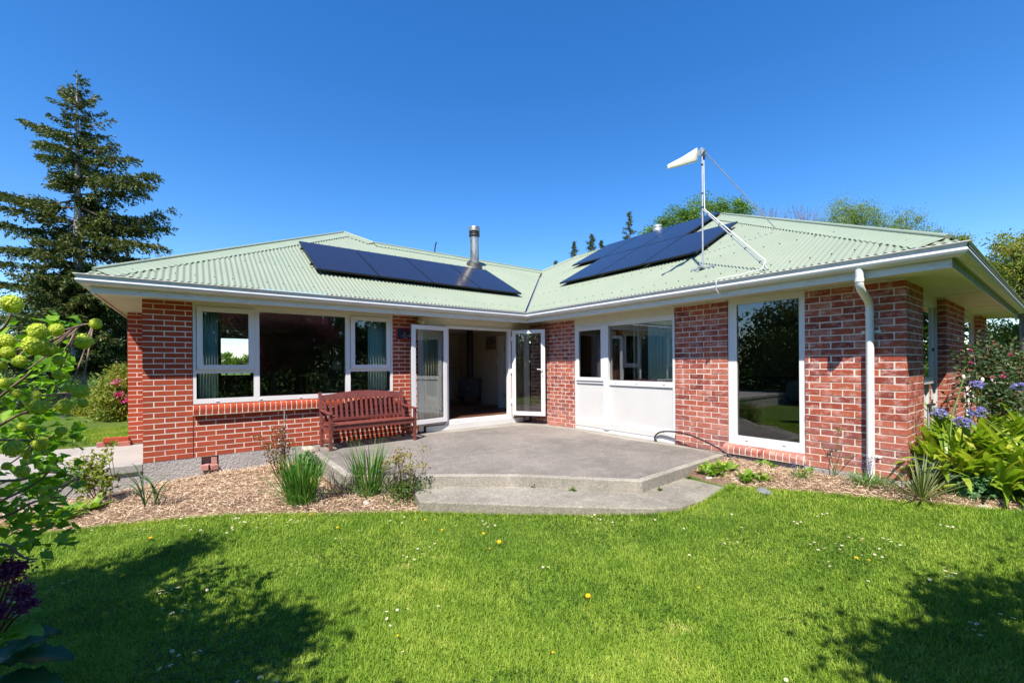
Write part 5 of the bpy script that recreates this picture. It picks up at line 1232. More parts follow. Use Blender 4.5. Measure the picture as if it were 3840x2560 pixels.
# rose bush with dusky leaves by the end wall
def rw(px_, py_, D): return atD(px_, py_, D)
RB = thing('rose_bush', 'tall rose bush with dark glossy leaves and pink blooms by the end wall', 'rose bush', (8.2, .55, .1))
m = MB(); rt = []
for x, y, D in ((3640, 1290, 5.6), (3700, 1285, 5.8), (3760, 1340, 5.6), (3790, 1290, 6.0), (3840, 1330, 5.8), (3620, 1390, 5.3), (3680, 1380, 5.5), (3720, 1430, 5.4), (3610, 1480, 5.2), (3780, 1430, 5.6), (3830, 1420, 5.8), (3660, 1330, 5.8), (3600, 1330, 5.8), (3740, 1300, 6.1), (3840, 1500, 5.5), (3770, 1520, 5.4)):
    rt.append(rw(x, y, D))
spray_twigs(m, rt, (8.15, .60, .1), .014); m.build('stem', MT['twig'], RB)
C0 = np.array(rt); k = 2600; j = rng.integers(0, len(C0), k); u = rng.random(k) ** .5
P = C0[j] * u[:, None] + np.array([8.15, .60, 1.1]) * (1 - u)[:, None] + rng.normal(0, .10, (k, 3))
build_leaves('leaf', [leafs(P, rdir(k, -.1), rdir(k, 1.3), rng.uniform(.04, .075, k), rng.uniform(.03, .048, k))], 'rose_leaf', RB, 'stuff')
for x, y, D in ((3706, 1302, 5.7), (3640, 1312, 5.4), (3762, 1411, 5.3), (3760, 1398, 5.5), (3722, 1414, 5.3), (3790, 1330, 5.5), (3640, 1360, 5.3), (3830, 1470, 5.5)):
    p = rw(x, y, D); k = 26; d = rdir(k, .3); build_leaves('bloom', [leafs(p - d * .004, d, rdir(k), .028, .026)], 'pink_petal', RB)

# ------------------------------------------------------------ agapanthus clumps
def umbel(p, root, parent, rad=.10, bud=False):
    p = np.array(p); r0 = Vector(root); mm = r0.lerp(Vector(p), .5) + Vector((random.uniform(-.04, .04), random.uniform(-.04, .04), .03))
    MB().tube([r0, mm, p], [.008, .0075, .006], 7, False).build('flower_stalk', MT['green_stem'], parent)
    if bud:
        MB().sphere(tuple(p + np.array([0, 0, .02])), .017, 10, 8, (1, 1, 1.8)).build('bud', MT['antenna_cream'], parent); return
    k = 34; d = rdir(k, .22); m = MB(); ps = []; tip = p + d * rad * rng.uniform(.55, 1.0, k)[:, None] * np.array([1, 1, .62])
    for a in tip: m.tube([p, a], .0013, 3, False)
    m.build('pedicels', MT['green_stem'], parent)
    for c, dd in zip(tip, d):
        q = 6; a = np.arange(q) / q * 6.283; s1 = unit(np.cross(dd, [0.2, .3, 1.])[None])[0]; s2 = np.cross(dd, s1)
        pd = unit(dd * 1.0 + .75 * (np.cos(a)[:, None] * s1 + np.sin(a)[:, None] * s2)); ps.append(leafs(np.repeat(c[None], q, 0) - dd * .012, pd, np.repeat(dd[None], q, 0) + .01, .038, .012, r=np.clip(rng.random(q) * .6 + rng.random() * .4, 0, 1)))
    build_leaves('flower_head', ps, 'agapanthus_petal', parent)
leaf_meshes = []
def strap_objects(o, n, c, rad, th, bend, L, W, mat, az=None, K=8):
    """single leaves as objects of their own; a few meshes shared"""
    c = np.array(c, float)
    for i in range(n):
        if len(leaf_meshes) < 40:
            V, F, r_ = straps(np.zeros((1, 3)), np.zeros(1), np.array([rng.uniform(*th)]), np.array([rng.uniform(*bend)]), np.array([rng.uniform(*L)]), np.array([rng.uniform(*W)]), K=K, power=1.5, fold=.14, tipw=1.3)
            o_ = np_mesh('leaf', V, [F], MT[mat], o, smooth=True, rnd=np.full(len(V), rng.random())); leaf_meshes.append(o_.data)
        else:
            o_ = bpy.data.objects.new('leaf', leaf_meshes[rng.integers(0, 40)]); COL.objects.link(o_); o_.parent = o
        a = rng.uniform(0, 6.283) if az is None else rng.normal(*az); q = rad * math.sqrt(rng.random())
        if o_.data.name.startswith('leaf') and len(leaf_meshes) <= 40 and o_.location.length == 0:
            pass
        o_.location = Vector((q * math.cos(a), q * math.sin(a), rng.uniform(-.02, .03))) ; o_.rotation_euler = (rng.normal(0, .12), rng.normal(0, .12), a + rng.normal(0, .35)); s = rng.uniform(.82, 1.18); o_.scale = (s, s, s)
ZERO = np.zeros(3)
def aga(label, x, y, n, z=.12):
    o = thing('agapanthus', label, 'plant', (x, y, z), group='agapanthus clumps by the end wall'); ORG[o.name] = ZERO
    strap_objects(o, n, (0, 0, 0), .20, (.25, 1.3), (.3, 1.3), (.46, .82), (.048, .066), 'agapanthus_leaf'); ORG[o.name] = np.array((x, y, z), float); return o
A1 = aga('agapanthus clump leaning on the brick corner, with lilac flower heads', 7.10, .88, 150, .30)
A2 = aga('agapanthus clump of broad arching leaves at the front right of the bed', 7.35, .22, 190, .28)
A3 = aga('agapanthus clump cut by the right edge of the view, one lilac flower head', 7.85, -.25, 170, .30)
A4 = aga('agapanthus clump between the corner clump and the dusky rose bush', 7.75, .80, 150, .45)
A5 = aga('agapanthus clump at the far right behind the front arching leaves', 8.4, .20, 150, .45)
A6 = aga('lower front agapanthus clump above the blue green leaf mound', 7.02, .52, 120, .22)
for (x, y, D, pr, rad, bud) in ((3525, 1549, 4.75, A1, .085, 0), (3611, 1583, 4.5, A1, .085, 0), (3664, 1545, 4.65, A2, .085, 0), (3664, 1444, 5.0, A4, .07, 0), (3826, 1452, 4.7, A3, .07, 0), (3613, 1420, 5.1, A1, .1, 1), (3684, 1430, 5.0, A4, .1, 1)):
    umbel(atD(x, y, D), tuple(np.array(pr.location) + np.array([rng.uniform(-.1, .1), rng.uniform(-.1, .1), .2])), pr, rad, bud)

# ------------------------------------------------------------ small bed plants
def gz(x, y, h=None): return float((h or G)(np.array([x]), np.array([y]))[0])
def plant(name, label, cat, x, y, z): return thing(name, label, cat, (x, y, z))
# yucca-like rosette, catmint, blue-green leaves
yx, yy = mv(6.81, 1.09); yz = gz(yx, yy) + .01
o = plant('spiky_grass', 'stiff spiky olive rosette in front of the brick house corner', 'plant', yx, yy, yz)
build_leaves('leaf', [clump(95, (yx, yy, yz), .03, (.05, 1.35), (.0, .28), (.34, .56), (.011, .017), K=4, tipw=.0)], 'yucca_leaf', o, 'stuff')
o = plant('catmint', 'blue violet spikes between the spiky rosette and agapanthus leaves', 'plant', 6.72, .98, .18); m = MB(); ps = []
for k in range(26):
    b = np.array([6.72 + rng.normal(0, .10), .98 + rng.normal(0, .06), .18]); t = b + np.array([rng.normal(0, .06), rng.normal(0, .06), rng.uniform(.22, .42)]); m.tube([b, t], .002, 3, False); q = 26; u = rng.uniform(.45, 1, q); ps.append(leafs(b + (t - b) * u[:, None] + rng.normal(0, .008, (q, 3)), rdir(q), rdir(q), .02, .014, r=rng.random(q) * .4))
m.build('stem', MT['green_stem'], o); build_leaves('flower_spike', ps, 'agapanthus_petal', o, 'stuff')
def mound(name, label, x, y, z, rx, ry, rz, n, leaf, mat, asp=.8, cat='plant'):
    o = plant(name, label, cat, x, y, z); d = rdir(n, .6); d[:, 2] = abs(d[:, 2]); P = np.array([x, y, z]) + d * rng.uniform(.3, 1, n)[:, None] ** .6 * np.array([rx, ry, rz])
    N = unit(d * .5 + np.array([0, 0, 1.]) + rng.normal(0, .35, (n, 3))); D = unit(np.cross(N, rdir(n))); build_leaves('leaf', [leafs(P - D * leaf * .5, D, N, leaf * rng.uniform(.6, 1.2, n), leaf * asp * rng.uniform(.7, 1.2, n), .1)], mat, o, 'stuff'); return o
mound('columbine', 'blue green lobed leaf mound in front of the agapanthus clumps', 6.80, .66, .16, .36, .26, .30, 1500, .055, 'blue_leaf')
mound('columbine', 'low dark green leafy weed filling the front edge under agapanthus leaves', 7.05, .22, .15, .40, .28, .24, 1100, .05, 'mid_leaf')
mound('columbine', 'fresh green columbine leaves against the patio corner behind the rose stake', 1.30, 6.75, .0, .22, .20, .42, 1300, .05, 'blue_leaf')
def rosette(name, label, spots, L, W, mat, n=16, flowers=None, cat='plant', z=0):
    o = plant(name, label, cat, spots[0][0], spots[0][1], spots[0][2]); ps = []
    for (x, y, z_) in spots: ps.append(clump(n, (x, y, z_), .02, (.55, 1.25), (.1, .7), (L * .6, L * 1.1), (W * .8, W * 1.2), K=5, tipw=1.2, fold=.1))
    build_leaves('leaf', ps, mat, o, 'stuff')
    if flowers:
        k = flowers[1]; q = []
        for _ in range(k):
            s = spots[rng.integers(len(spots))]; c = np.array(s) + np.array([rng.normal(0, .07), rng.normal(0, .07), rng.uniform(.06, .12)]); a = np.arange(5) * 1.2566
            q.append(leafs(np.repeat(c[None], 5, 0), unit(np.stack([np.cos(a), np.sin(a), .3 + 0 * a], -1)), np.repeat([[0, 0, 1.]], 5, 0), .018, .014))
        build_leaves('flowers', q, flowers[0], o, 'stuff')
    return o
hr = lambda x, y: gz(x, y, hR)
rosette('primrose', 'pale flowered primroses at the patio corner beside the black hose', [(x, y, hr(x, y)) for x, y in (mv(a_, b_, .08) for a_, b_ in ((5.75, 3.12), (5.9, 3.17), (6.05, 3.18), (6.2, 3.12), (5.85, 3.0), (6.02, 3.0), (5.72, 3.0), (6.18, 2.96)))], .15, .045, 'primula_leaf', 15, ('snowball_petal', 16))
rosette('primrose', 'bright green primrose rosettes alone in the mulch near the dark stone', [(x, y, hr(x, y)) for x, y in (mv(a_, b_, .06) for a_, b_ in ((5.86, 2.6), (5.98, 2.48), (6.08, 2.62), (5.95, 2.70)))], .14, .045, 'primula_leaf', 15, ('snowball_petal', 5))
rosette('primrose', 'single leafy rosette under the rounded sill of the tall window', [(x, y, hr(x, y)) for x, y in ((6.36, 2.62), (6.40, 2.52))], .13, .045, 'primula_leaf', 10)
rosette('primrose', 'flat leaved rosette close to the downpipe side brick pier', [(6.42, 2.10, hr(6.42, 2.1))], .12, .04, 'primula_leaf', 10)
hl = lambda x, y: gz(x, y, hL)
rosette('lettuce_like_plant', 'bright green broad leaved clump low before the plastered wall', [(x, y, hl(x, y)) for x, y in ((-1.30, 6.92), (-1.16, 6.98), (-1.42, 6.98), (-1.0, 7.05), (-1.22, 6.80))], .24, .065, 'primula_leaf', 13)
rosette('primula', 'pink and yellow flowered primulas at the left end of the mulch bed', [(x, y, hl(x, y)) for x, y in ((-1.62, 6.93), (-1.75, 7.05), (-1.5, 7.0), (-1.9, 7.1), (-1.65, 7.15))], .13, .04, 'yellow_leaf', 12, ('pink_petal', 14))
rosette('primula', 'fresh green rosettes at the far left end under the snowball bush', [(x, y, hl(x, y)) for x, y in ((-2.1, 7.25), (-2.25, 7.35), (-1.98, 7.2))], .20, .05, 'primula_leaf', 12, ('pink_petal', 5))
gx_, gy_ = mv(6.31, 2.16, .1)
o = plant('grape_hyacinth', 'small grassy tuft with violet flower spikes below the tall window', 'plant', gx_, gy_, .17)
build_leaves('leaf', [clump(60, (gx_, gy_, hr(gx_, gy_)), .05, (.3, 1.2), (.3, 1.0), (.12, .22), (.006, .010), K=5)], 'iris_leaf', o, 'stuff'); m = MB(); ps = []
for dx, dy in ((-.03, .05), (-.05, .02), (.05, -.02)):
    b = np.array([gx_ + dx, gy_ + dy, hr(gx_, gy_)]); t = b + np.array([dx * .4, dy * .4, .20]); m.tube([b, t], .002, 4, False); q = 50; u = rng.uniform(.65, 1, q); ps.append(leafs(b + (t - b) * u[:, None] + rng.normal(0, .004, (q, 3)), rdir(q), rdir(q), .012, .010, r=rng.random(q) * .5))
m.build('stem', MT['green_stem'], o); build_leaves('flower_spike', ps, 'agapanthus_petal', o, 'stuff')
o = plant('gladiolus', 'few tall sword leaves and a seed stalk before the brick pier', 'plant', 6.40, 1.80, .1); z_ = hr(6.36, 1.8)
build_leaves('leaf', [straps(np.array([[6.36, 1.80, z_]] * 7) + rng.normal(0, .012, (7, 3)) * [1, 1, 0], np.array([2.4, 2.2, -1.2, -1.0, 2.0, -.8, -2.2]), np.array([.30, .1, .12, .02, .5, .25, .9]), np.array([.25, .12, .3, .05, 1.6, 1.3, 1.2]), np.array([.52, .44, .50, .40, .38, .45, .42]), np.array([.022, .022, .024, .018, .016, .014, .018]), K=7)], 'iris_leaf', o)
MB().tube([(6.36, 1.80, z_), (6.36, 1.78, z_ + .35), (6.35, 1.75, z_ + .60)], .004, 5).build('stem', MT['green_stem'], o); k = 16; build_leaves('seed_head', [leafs(np.array([6.35, 1.75, z_ + .60]) + rng.normal(0, .014, (k, 3)), rdir(k, .5), rdir(k), .04, .02)], 'sedum_leaf', o)
o = plant('bluebell', 'grassy clump with thin blue flower stems in front of the downpipe', 'plant', 6.42, 1.45, .06); z_ = hr(6.42, 1.45)
build_leaves('leaf', [clump(110, (6.28, 1.46, z_), .08, (.5, 1.35), (.2, .9), (.14, .30), (.008, .014), K=5), clump(60, (6.40, 1.2, z_), .12, (.4, 1.3), (.2, .9), (.1, .2), (.003, .005), K=4)], 'iris_leaf', o, 'stuff'); m = MB(); ps = []
for k in range(9):
    b = np.array([6.30 + rng.normal(0, .06), 1.46 + rng.normal(0, .06), z_]); t = b + np.array([rng.normal(0, .05), rng.normal(0, .05), rng.uniform(.22, .40)]); m.tube([b, t], .0018, 3, False); q = 14; u = rng.uniform(.55, 1, q); ps.append(leafs(b + (t - b) * u[:, None] + rng.normal(0, .014, (q, 3)), rdir(q), rdir(q), .014, .010, r=rng.random(q) * .5))
m.build('stem', MT['twig'], o); build_leaves('flower_spike', ps, 'agapanthus_petal', o, 'stuff')
# iris clumps on the left bed
o = plant('iris_clump', 'dense dark green sword leaved clump left of the patio corner', 'plant', 1.0, 5.42, .03)
build_leaves('leaf', [clump(190, (1.0, 5.45, hl(1.0, 5.45)), .15, (.0, .42), (.05, .75), (.38, .74), (.010, .017), K=7, fold=.1), clump(26, (1.0, 5.45, hl(1, 5.45)), .16, (.5, .9), (.5, 1.2), (.4, .7), (.008, .014), K=7)], 'iris_leaf', o, 'stuff')
o = plant('iris_clump', 'taller open sword leaved clump in front of the patio edge', 'plant', 1.75, 5.25, .03)
build_leaves('leaf', [clump(95, (1.72, 5.28, hl(1.6, 5.25) - .02), .13, (.0, .35), (.05, .7), (.40, .78), (.012, .019), K=7, fold=.1), clump(30, (1.72, 5.28, hl(1.6, 5.25)), .14, (.4, .9), (.6, 1.3), (.45, .75), (.008, .014), K=7)], 'iris_leaf', o, 'stuff')
o = plant('sedum', 'twiggy browned flower stems and green leaves beside the garden step', 'plant', 2.02, 4.95, .03); m = MB(); ps = []; tp_ = []
for k in range(22):
    b = np.array([2.02 + rng.normal(0, .10), 4.95 + rng.normal(0, .10), gz(2, 4.9)]); t = b + np.array([rng.normal(0, .12), rng.normal(0, .12), rng.uniform(.32, .58)]); m.tube([b, (b + t) / 2 + rng.normal(0, .02, 3), t], [.005, .004, .002], 4, False); tp_.append(t)
    q = 26; ps.append(leafs(t + rng.normal(0, .028, (q, 3)), rdir(q, .3), rdir(q, .6), .032, .018))
m.build('stem', MT['twig'], o); build_leaves('seed_heads', ps, 'sedum_leaf', o, 'stuff')
k = 900; P = np.array([2.05, 4.85, gz(2, 4.85)]) + rng.normal(0, 1, (k, 3)) * [.15, .12, 0] + np.stack([0 * rng.random(k), 0 * rng.random(k), rng.random(k) * .24], -1); build_leaves('leaf', [leafs(P, rdir(k, .5), rdir(k, .8), .032, .02), clump(40, (2.0, 4.95, .03), .16, (.0, .5), (.1, .7), (.25, .5), (.008, .013))], 'mid_leaf', o, 'stuff')
o = plant('dead_shrub', 'bare gnarled grey twiggy stump against the patio side', 'plant', 1.5, 5.42, .03); m = MB(); b = np.array([1.45, 5.45, .0])
for k in range(26):
    a = rng.uniform(0, 6.28); t = b + np.array([math.cos(a) * rng.uniform(.05, .28), math.sin(a) * rng.uniform(.05, .24) - .03, rng.uniform(.08, .42)]); mm = b + (t - b) * .5 + rng.normal(0, .04, 3); m.tube([b, mm, t], [.011, .007, .0025], 5, False)
    for _ in range(2): m.tube([mm, mm + rng.normal(0, .07, 3) + [0, 0, .05]], [.004, .0015], 3, False)
m.build('branches', MT['bark'], o)
o = plant('young_rose', 'young rose with bronze and green leaves around the grey stake', 'rose bush', 1.0, 7.0, .0); m = MB(); tp_ = []
for k in range(13):
    t = np.array([.98 + rng.normal(0, .19), 6.95 + rng.normal(0, .10), rng.uniform(.35, .84)]); tp_.append(t)
spray_twigs(m, tp_, (.98, 7.0, -.03), .006); m.build('stem', MT['red_stem'], o); k = 560; j = rng.integers(0, 13, k); u = rng.uniform(.35, 1, k); P = np.array(tp_)[j] * u[:, None] + np.array([.98, 7.0, .05]) * (1 - u)[:, None] + rng.normal(0, .035, (k, 3))
build_leaves('leaf', [leafs(P, rdir(k), rdir(k, 1.), rng.uniform(.03, .05, k), rng.uniform(.02, .03, k))], 'young_rose_leaf', o, 'stuff')
o = plant('leek_like_plant', 'two fleshy stalks with long drooping blue green blades in the mulch', 'plant', -.43, 6.6, -.02); ps = []
for (x, y, L_) in ((-.48, 6.60, 1.), (-.37, 6.58, .85)):
    z_ = hl(x, y); n = 7; ps.append(straps(np.array([[x, y, z_]] * n) + rng.normal(0, .01, (n, 3)) * [1, 1, 0], rng.choice([2.5, 2.7, -.5, 0., 3.0, -.9, 2.0], n, replace=False), rng.uniform(.1, .5, n), rng.uniform(1.2, 2.5, n), rng.uniform(.42, .78, n) * L_, rng.uniform(.018, .026, n), K=10, power=2.2))
build_leaves('leaf', ps, 'leek_leaf', o)
o = plant('shrub', 'small upright shrub with yellow green red tinged leaves before the path edge', 'shrub', -.95, 7.2, -.03); m = MB(); tp_ = []
for x, y in ((415, 1668), (400, 1690), (300, 1700), (275, 1725), (262, 1745), (345, 1690), (390, 1720), (320, 1730), (300, 1790), (400, 1800), (290, 1830), (410, 1840), (350, 1760), (380, 1770), (340, 1820), (300, 1860), (420, 1790)): tp_.append(atD(x, y, 5.25 + rng.uniform(-.12, .12)))
spray_twigs(m, tp_, (-.96, 7.25, -.05), .008); m.build('stem', MT['twig'], o); k = 620; j = rng.integers(0, len(tp_), k); u = rng.uniform(.45, 1.03, k); P = np.array(tp_)[j] * u[:, None] + np.array([-.96, 7.25, .25]) * (1 - u)[:, None] + rng.normal(0, .03, (k, 3)); zt = P[:, 2]
build_leaves('leaf', [leafs(P, rdir(k), rdir(k, 1.4), rng.uniform(.045, .075, k), rng.uniform(.028, .042, k), r=np.clip(rng.random(k) * .5 + (zt - .1) * .75, 0, 1))], 'yellow_leaf', o, 'stuff')
k = 14; o = plant('daffodil_leaves', 'thin blue green leaves at the back edge of the path', 'plant', -1.7, 10.55, .27); build_leaves('leaf', [clump(30, (-1.75, 10.65, .27), .25, (.1, .8), (.1, .6), (.12, .24), (.008, .012), K=4)], 'leek_leaf', o, 'stuff')
# tiny weeds in the joint below the patio riser
for i, (x, y, lb) in enumerate(((3.35, 4.02, 'tiny green weed at the left of the patio riser joint'), (3.62, 3.62, 'green weed tuft midway along the patio riser joint'), (4.45, 2.98, 'weed tuft at the right of the patio riser corner'), (5.2, 3.05, 'low weed where the patio edge meets the primroses'))):
    o = plant('weed', lb, 'weed', x, y, .135); build_leaves('leaf', [clump(16, (x, y, .135), .01, (.3, 1.3), (.1, .5), (.03, .07), (.010, .018), K=4, tipw=1.)], 'mid_leaf', o, 'stuff')

# ------------------------------------------------------------ snowball bush in the left foreground
VB = thing('snowball_bush', 'snowball bush with round lime green flower heads in the left foreground', 'shrub', (-1.05, 3.0, -.1))
fl = []
for ox, oy, L_ in ((0, 900, ((110, 590, 85), (350, 840, 78), (520, 825, 60), (880, 770, 52), (770, 930, 72), (330, 965, 98), (455, 1000, 60), (60, 930, 70), (70, 1030, 58), (180, 1110, 58), (530, 1235, 44), (20, 1150, 40), (740, 1390, 68), (640, 1365, 40), (595, 1520, 62), (165, 1410, 45), (320, 1430, 50), (290, 1495, 55), (355, 1535, 74), (765, 1500, 42), (40, 1310, 48), (540, 1100, 50))), (0, 1400, ((130, 690, 80), (370, 640, 64), (205, 900, 60), (415, 725, 32), (405, 1160, 44), (560, 530, 46), (210, 485, 42), (390, 1075, 38), (580, 1150, 30), (290, 500, 32), (240, 740, 40), (60, 850, 40)))):
    for x, y, r_ in L_: fl.append((ox + x / 2.45, oy + y / 2.45, r_ / 2.45))
def VL(px_, py_, D): return atD(px_, py_, D)
main = [[(-160, 1640, 2.2), (0, 1488, 1.98), (130, 1385, 1.95), (230, 1280, 1.93), (290, 1225, 1.9), (350, 1213, 1.9)], [(-160, 1500, 2.2), (40, 1330, 1.95), (100, 1308, 1.9)], [(-160, 1700, 2.2), (60, 1560, 2.0), (205, 1522, 2.0), (270, 1470, 1.98)], [(-160, 1800, 2.1), (60, 1800, 1.95), (180, 1770, 1.93), (300, 1790, 1.95)], [(-160, 1950, 2.1), (40, 1860, 1.95), (150, 1800, 1.93), (220, 1720, 1.95)], [(-160, 1980, 2.1), (30, 1930, 1.9), (130, 1880, 1.9), (240, 1860, 1.95)], [(-160, 1300, 2.1), (0, 1240, 1.9), (50, 1150, 1.88)], [(-160, 2100, 2.0), (0, 2040, 1.85), (90, 2090, 1.85), (140, 2095, 1.85)], [(-160, 1650, 2.1), (80, 1650, 1.9), (150, 1660, 1.9)]]
m = MB(); nodes = []
for b in main:
    P = smooth_path([VL(*q) for q in b], 6); n = len(P); m.tube(P, list(np.linspace(.0075, .003, n)), 7, False); nodes += [np.array(q) for q in P[2:]]
rootp = Vector((-1.5, 2.55, -.1))
for b in main: s = VL(*b[0]); m.tube([rootp, rootp.lerp(Vector(s), .55) + Vector((-.1, 0, .1)), s], [.03, .02, .011], 7, False)
nodes = np.array(nodes); LPs = []
for x, y, r_ in fl:
    D = rng.uniform(1.66, 1.80); p = VL(x, y, D); rad = r_ / FPX * D * .90
    q = nodes[np.argmin(np.linalg.norm(nodes - p, axis=1))]; mm = (q + p) / 2 + np.array([0, 0, -.01]); m.tube([q, mm, p], [.004, .003, .0025], 5, False)
    o = MB(); k = 170; ga = np.arange(k) * 2.39996; zz_ = 1 - 2 * (np.arange(k) + .5) / k; rr = np.sqrt(1 - zz_ ** 2); d = np.stack([rr * np.cos(ga), rr * np.sin(ga), zz_], -1); d = unit(d + rng.normal(0, .06, d.shape))
    ps = []; s1 = unit(np.cross(d, rdir(k))); s2 = np.cross(d, s1); cen = p + d * rad * rng.uniform(.86, 1.0, k)[:, None] * np.array([1, 1, 1.08]); rn = rng.random(k)
    for a in range(4):
        t = a * math.pi / 2; pdv = unit(s1 * math.cos(t) + s2 * math.sin(t) + d * .35); ps.append(leafs(cen - pdv * .002, pdv, d, rad * .26, rad * .24, .12, r=np.clip(rn * .7 + .15 + rng.normal(0, .06, k), 0, 1)))
    core = MB().sphere(tuple(p), rad * .84, 14, 10, (1, 1, 1.08)); V = np.array(core.v)
    F4 = np.array(core.f); ps.append((V, F4, np.full(len(V), .35)))
    build_leaves('flower_head', ps, 'snowball_petal', VB); LPs += [q, mm, p - np.array([0, 0, rad * .6])]
m.build('stem', MT['twig'], VB)
# three lobed leaves as single objects sharing a handful of meshes
def lobed(sz, r0):
    out = []; half = [(0, 0), (.18, .05), (.52, .16), (.44, .30), (.62, .52), (.34, .55), (.24, .80), (0, 1.05)]
    L_ = [(x, y) for x, y in half]; V = []
    for x, y in L_: V.append((x * sz, y * sz, .10 * sz * x * 2 - .12 * sz * y * y))
    mid_ = [(0, y * sz, -.12 * sz * y * y - .03 * sz) for _, y in L_]
    Vl = [(-a, b, c) for a, b, c in V]; F = []; n = len(V); VV = V + mid_ + Vl
    for i in range(n - 1): F += [(i, i + 1, n + i + 1, n + i), (n + i, n + i + 1, 2 * n + i + 1, 2 * n + i)]
    me = bpy.data.meshes.new('leaf'); me.from_pydata(VV, [], F); me.materials.append(MT['snowball_leaf'])
    at = me.attributes.new('rnd', 'FLOAT', 'POINT'); at.data.foreach_set('value', np.full(len(VV), r0, np.float32)); me.update(); return me
vl = [lobed(s, r0) for s, r0 in ((.085, .1), (.10, .3), (.07, .5), (.09, .7), (.075, .9), (.095, .45))]
allp = np.array(LPs + [n_ for n_ in nodes]); cnt = 0
while cnt < 330:
    q = allp[rng.integers(len(allp))] + rng.normal(0, .035, 3) + _f * rng.uniform(.14, .34)
    pr = proj(q)
    if pr[0] > 285 or (pr[0] > 200 and rng.random() < .5) or pr[1] > 2110 or (pr[1] < 1160): continue
    if cnt < 300:
        o = bpy.data.objects.new('leaf', vl[rng.integers(6)]); COL.objects.link(o); o.parent = VB; o.location = Vector(q) - Vector(ORG[VB.name]); o.rotation_euler = (rng.normal(.1, .5), rng.normal(0, .5), rng.uniform(0, 6.28)); s = rng.uniform(.40, .75); o.scale = (s, s, s)
    cnt += 1
k = 2600; j = rng.integers(0, len(nodes), k); P = nodes[j] + rng.normal(0, .12, (k, 3)) + _f * .3; pr = proj(P); keep = (pr[:, 0] < (110 + 60 * (pr[:, 1] > 1450)) * (.3 + rng.random(k))) & (pr[:, 1] < 2100) & (pr[:, 1] > 1180); P = P[keep]; k = len(P)
build_leaves('leaf', [leafs(P, rdir(k), rdir(k, 1.6), rng.uniform(.04, .085, k), rng.uniform(.035, .06, k))], 'snowball_leaf', VB, 'stuff')

# purple flowers and broad leaves, bottom left corner
o = thing('purple_flower_plant', 'purple flower sprays on dark red stems in the bottom left corner', 'plant', (-.9, 3.3, 0)); m = MB(); ps = []
for x, y, r_ in ((46, 2140, 44), (20, 2150, 40), (100, 2210, 20), (92, 2235, 22), (70, 2215, 20), (125, 2262, 14), (80, 2280, 18), (10, 2130, 30), (75, 2125, 18), (0, 2290, 30)):
    p = atD(x, y, 2.15); b = atD(x * .3 - 60, 2420, 2.3); m.tube([b, (b + p) / 2 + [0, 0, .03], p], [.006, .005, .003], 5, False); q = int(7 * r_); rr = r_ / FPX * 2.15; ps.append(leafs(p + rng.normal(0, rr * .55, (q, 3)), rdir(q, .5), rdir(q), .018, .013))
m.build('stem', MT['red_stem'], o); build_leaves('flowers', ps, 'purple_petal', o, 'stuff')
def broad(label, spots, mat='big_leaf'):
    o = thing('broad_leaf_plant', label, 'plant', (-.85, 3.5, 0)); 
    for (x, y, D, L_, W_, az, el) in spots:
        p = atD(x, y, D); K = 9; t = np.linspace(0, 1, K); V = []; F = []
        d = _r * math.cos(az) + _f * math.sin(az); d = d * math.cos(el) + _u * math.sin(el); s = np.cross(d, _u); s /= np.linalg.norm(s); nn = np.cross(s, d)
        M_ = 7
        for i, tt in enumerate(t):
            w_ = W_ * (math.sin(math.pi * min(1, tt * .92 + .06)) ** .7); 
            for jx in range(M_):
                v = jx / (M_ - 1) * 2 - 1; V.append(p + d * L_ * tt + s * w_ * v * .5 + nn * (.10 * w_ * abs(v) - .35 * L_ * tt * tt + .012 * math.sin(tt * 22 + v * 3) * abs(v)))
        for i in range(K - 1):
            for jx in range(M_ - 1): a = i * M_ + jx; F.append((a, a + 1, a + M_ + 1, a + M_))
        np_mesh('leaf', np.array(V), [np.array(F)], MT[mat], o, smooth=True, rnd=np.full(len(V), rng.random()))
    return o
broad('large glossy broad leaves at the bottom left corner in the shade', ((-20, 2490, 2.05, .30, .15, .25, .25), (-40, 2560, 2.0, .32, .16, .1, .1), (-30, 2420, 2.15, .24, .12, .5, .3), (-60, 2500, 1.95, .2, .14, .9, .5), (20, 2560, 2.1, .2, .12, -.3, .2)))
broad('lobed yellow green leaves below the purple flowers', ((-10, 2400, 2.1, .17, .16, .3, .3), (-20, 2340, 2.2, .16, .14, .7, .4), (20, 2370, 2.15, .12, .13, .1, .3), (-40, 2300, 2.2, .18, .14, .3, .6)), 'snowball_leaf')

# ------------------------------------------------------------ garden behind and beside the camera (seen in the windows, casts the lawn shadows)
G2 = 'trees behind the viewer'
tree('garden_tree', 'leafy garden tree left of the viewer that shades the lawn corner', 'tree', (-3.3, 1.2, -.1), [(-2.85, 1.85, 3.2, 1.1, 1.0, .7), (-2.15, 1.5, 3.4, .75, .6, .4), (-3.6, 2.6, 3.3, .9, .8, .6), (-2.6, 3.1, 3.1, .85, .8, .45), (-2.2, .9, 3.0, .75, .7, .5)], 42000, .12, 'mid_leaf', 90, .34, .10, shell=.1, group=G2)
tree('cherry_tree', 'small purple pink leaved cherry tree behind the viewer', 'tree', (2.4, -2.6, -.1), [(2.7, -1.75, 3.1, .8, .7, .6), (1.5, -1.25, 3.2, .6, .5, .4), (3.6, -2.1, 3.0, .9, .7, .6), (2.0, -1.6, 3.0, .6, .45, .4), (2.35, -.98, 3.1, .5, .32, .22), (1.6, -1.12, 3.1, .35, .22, .15), (2.3, -2.8, 2.0, 1.1, .9, .7), (2.6, -2.6, 3.3, 1., .8, .7)], 36000, .10, 'maple_leaf', 150, .34, .09, shell=.15, group=G2)
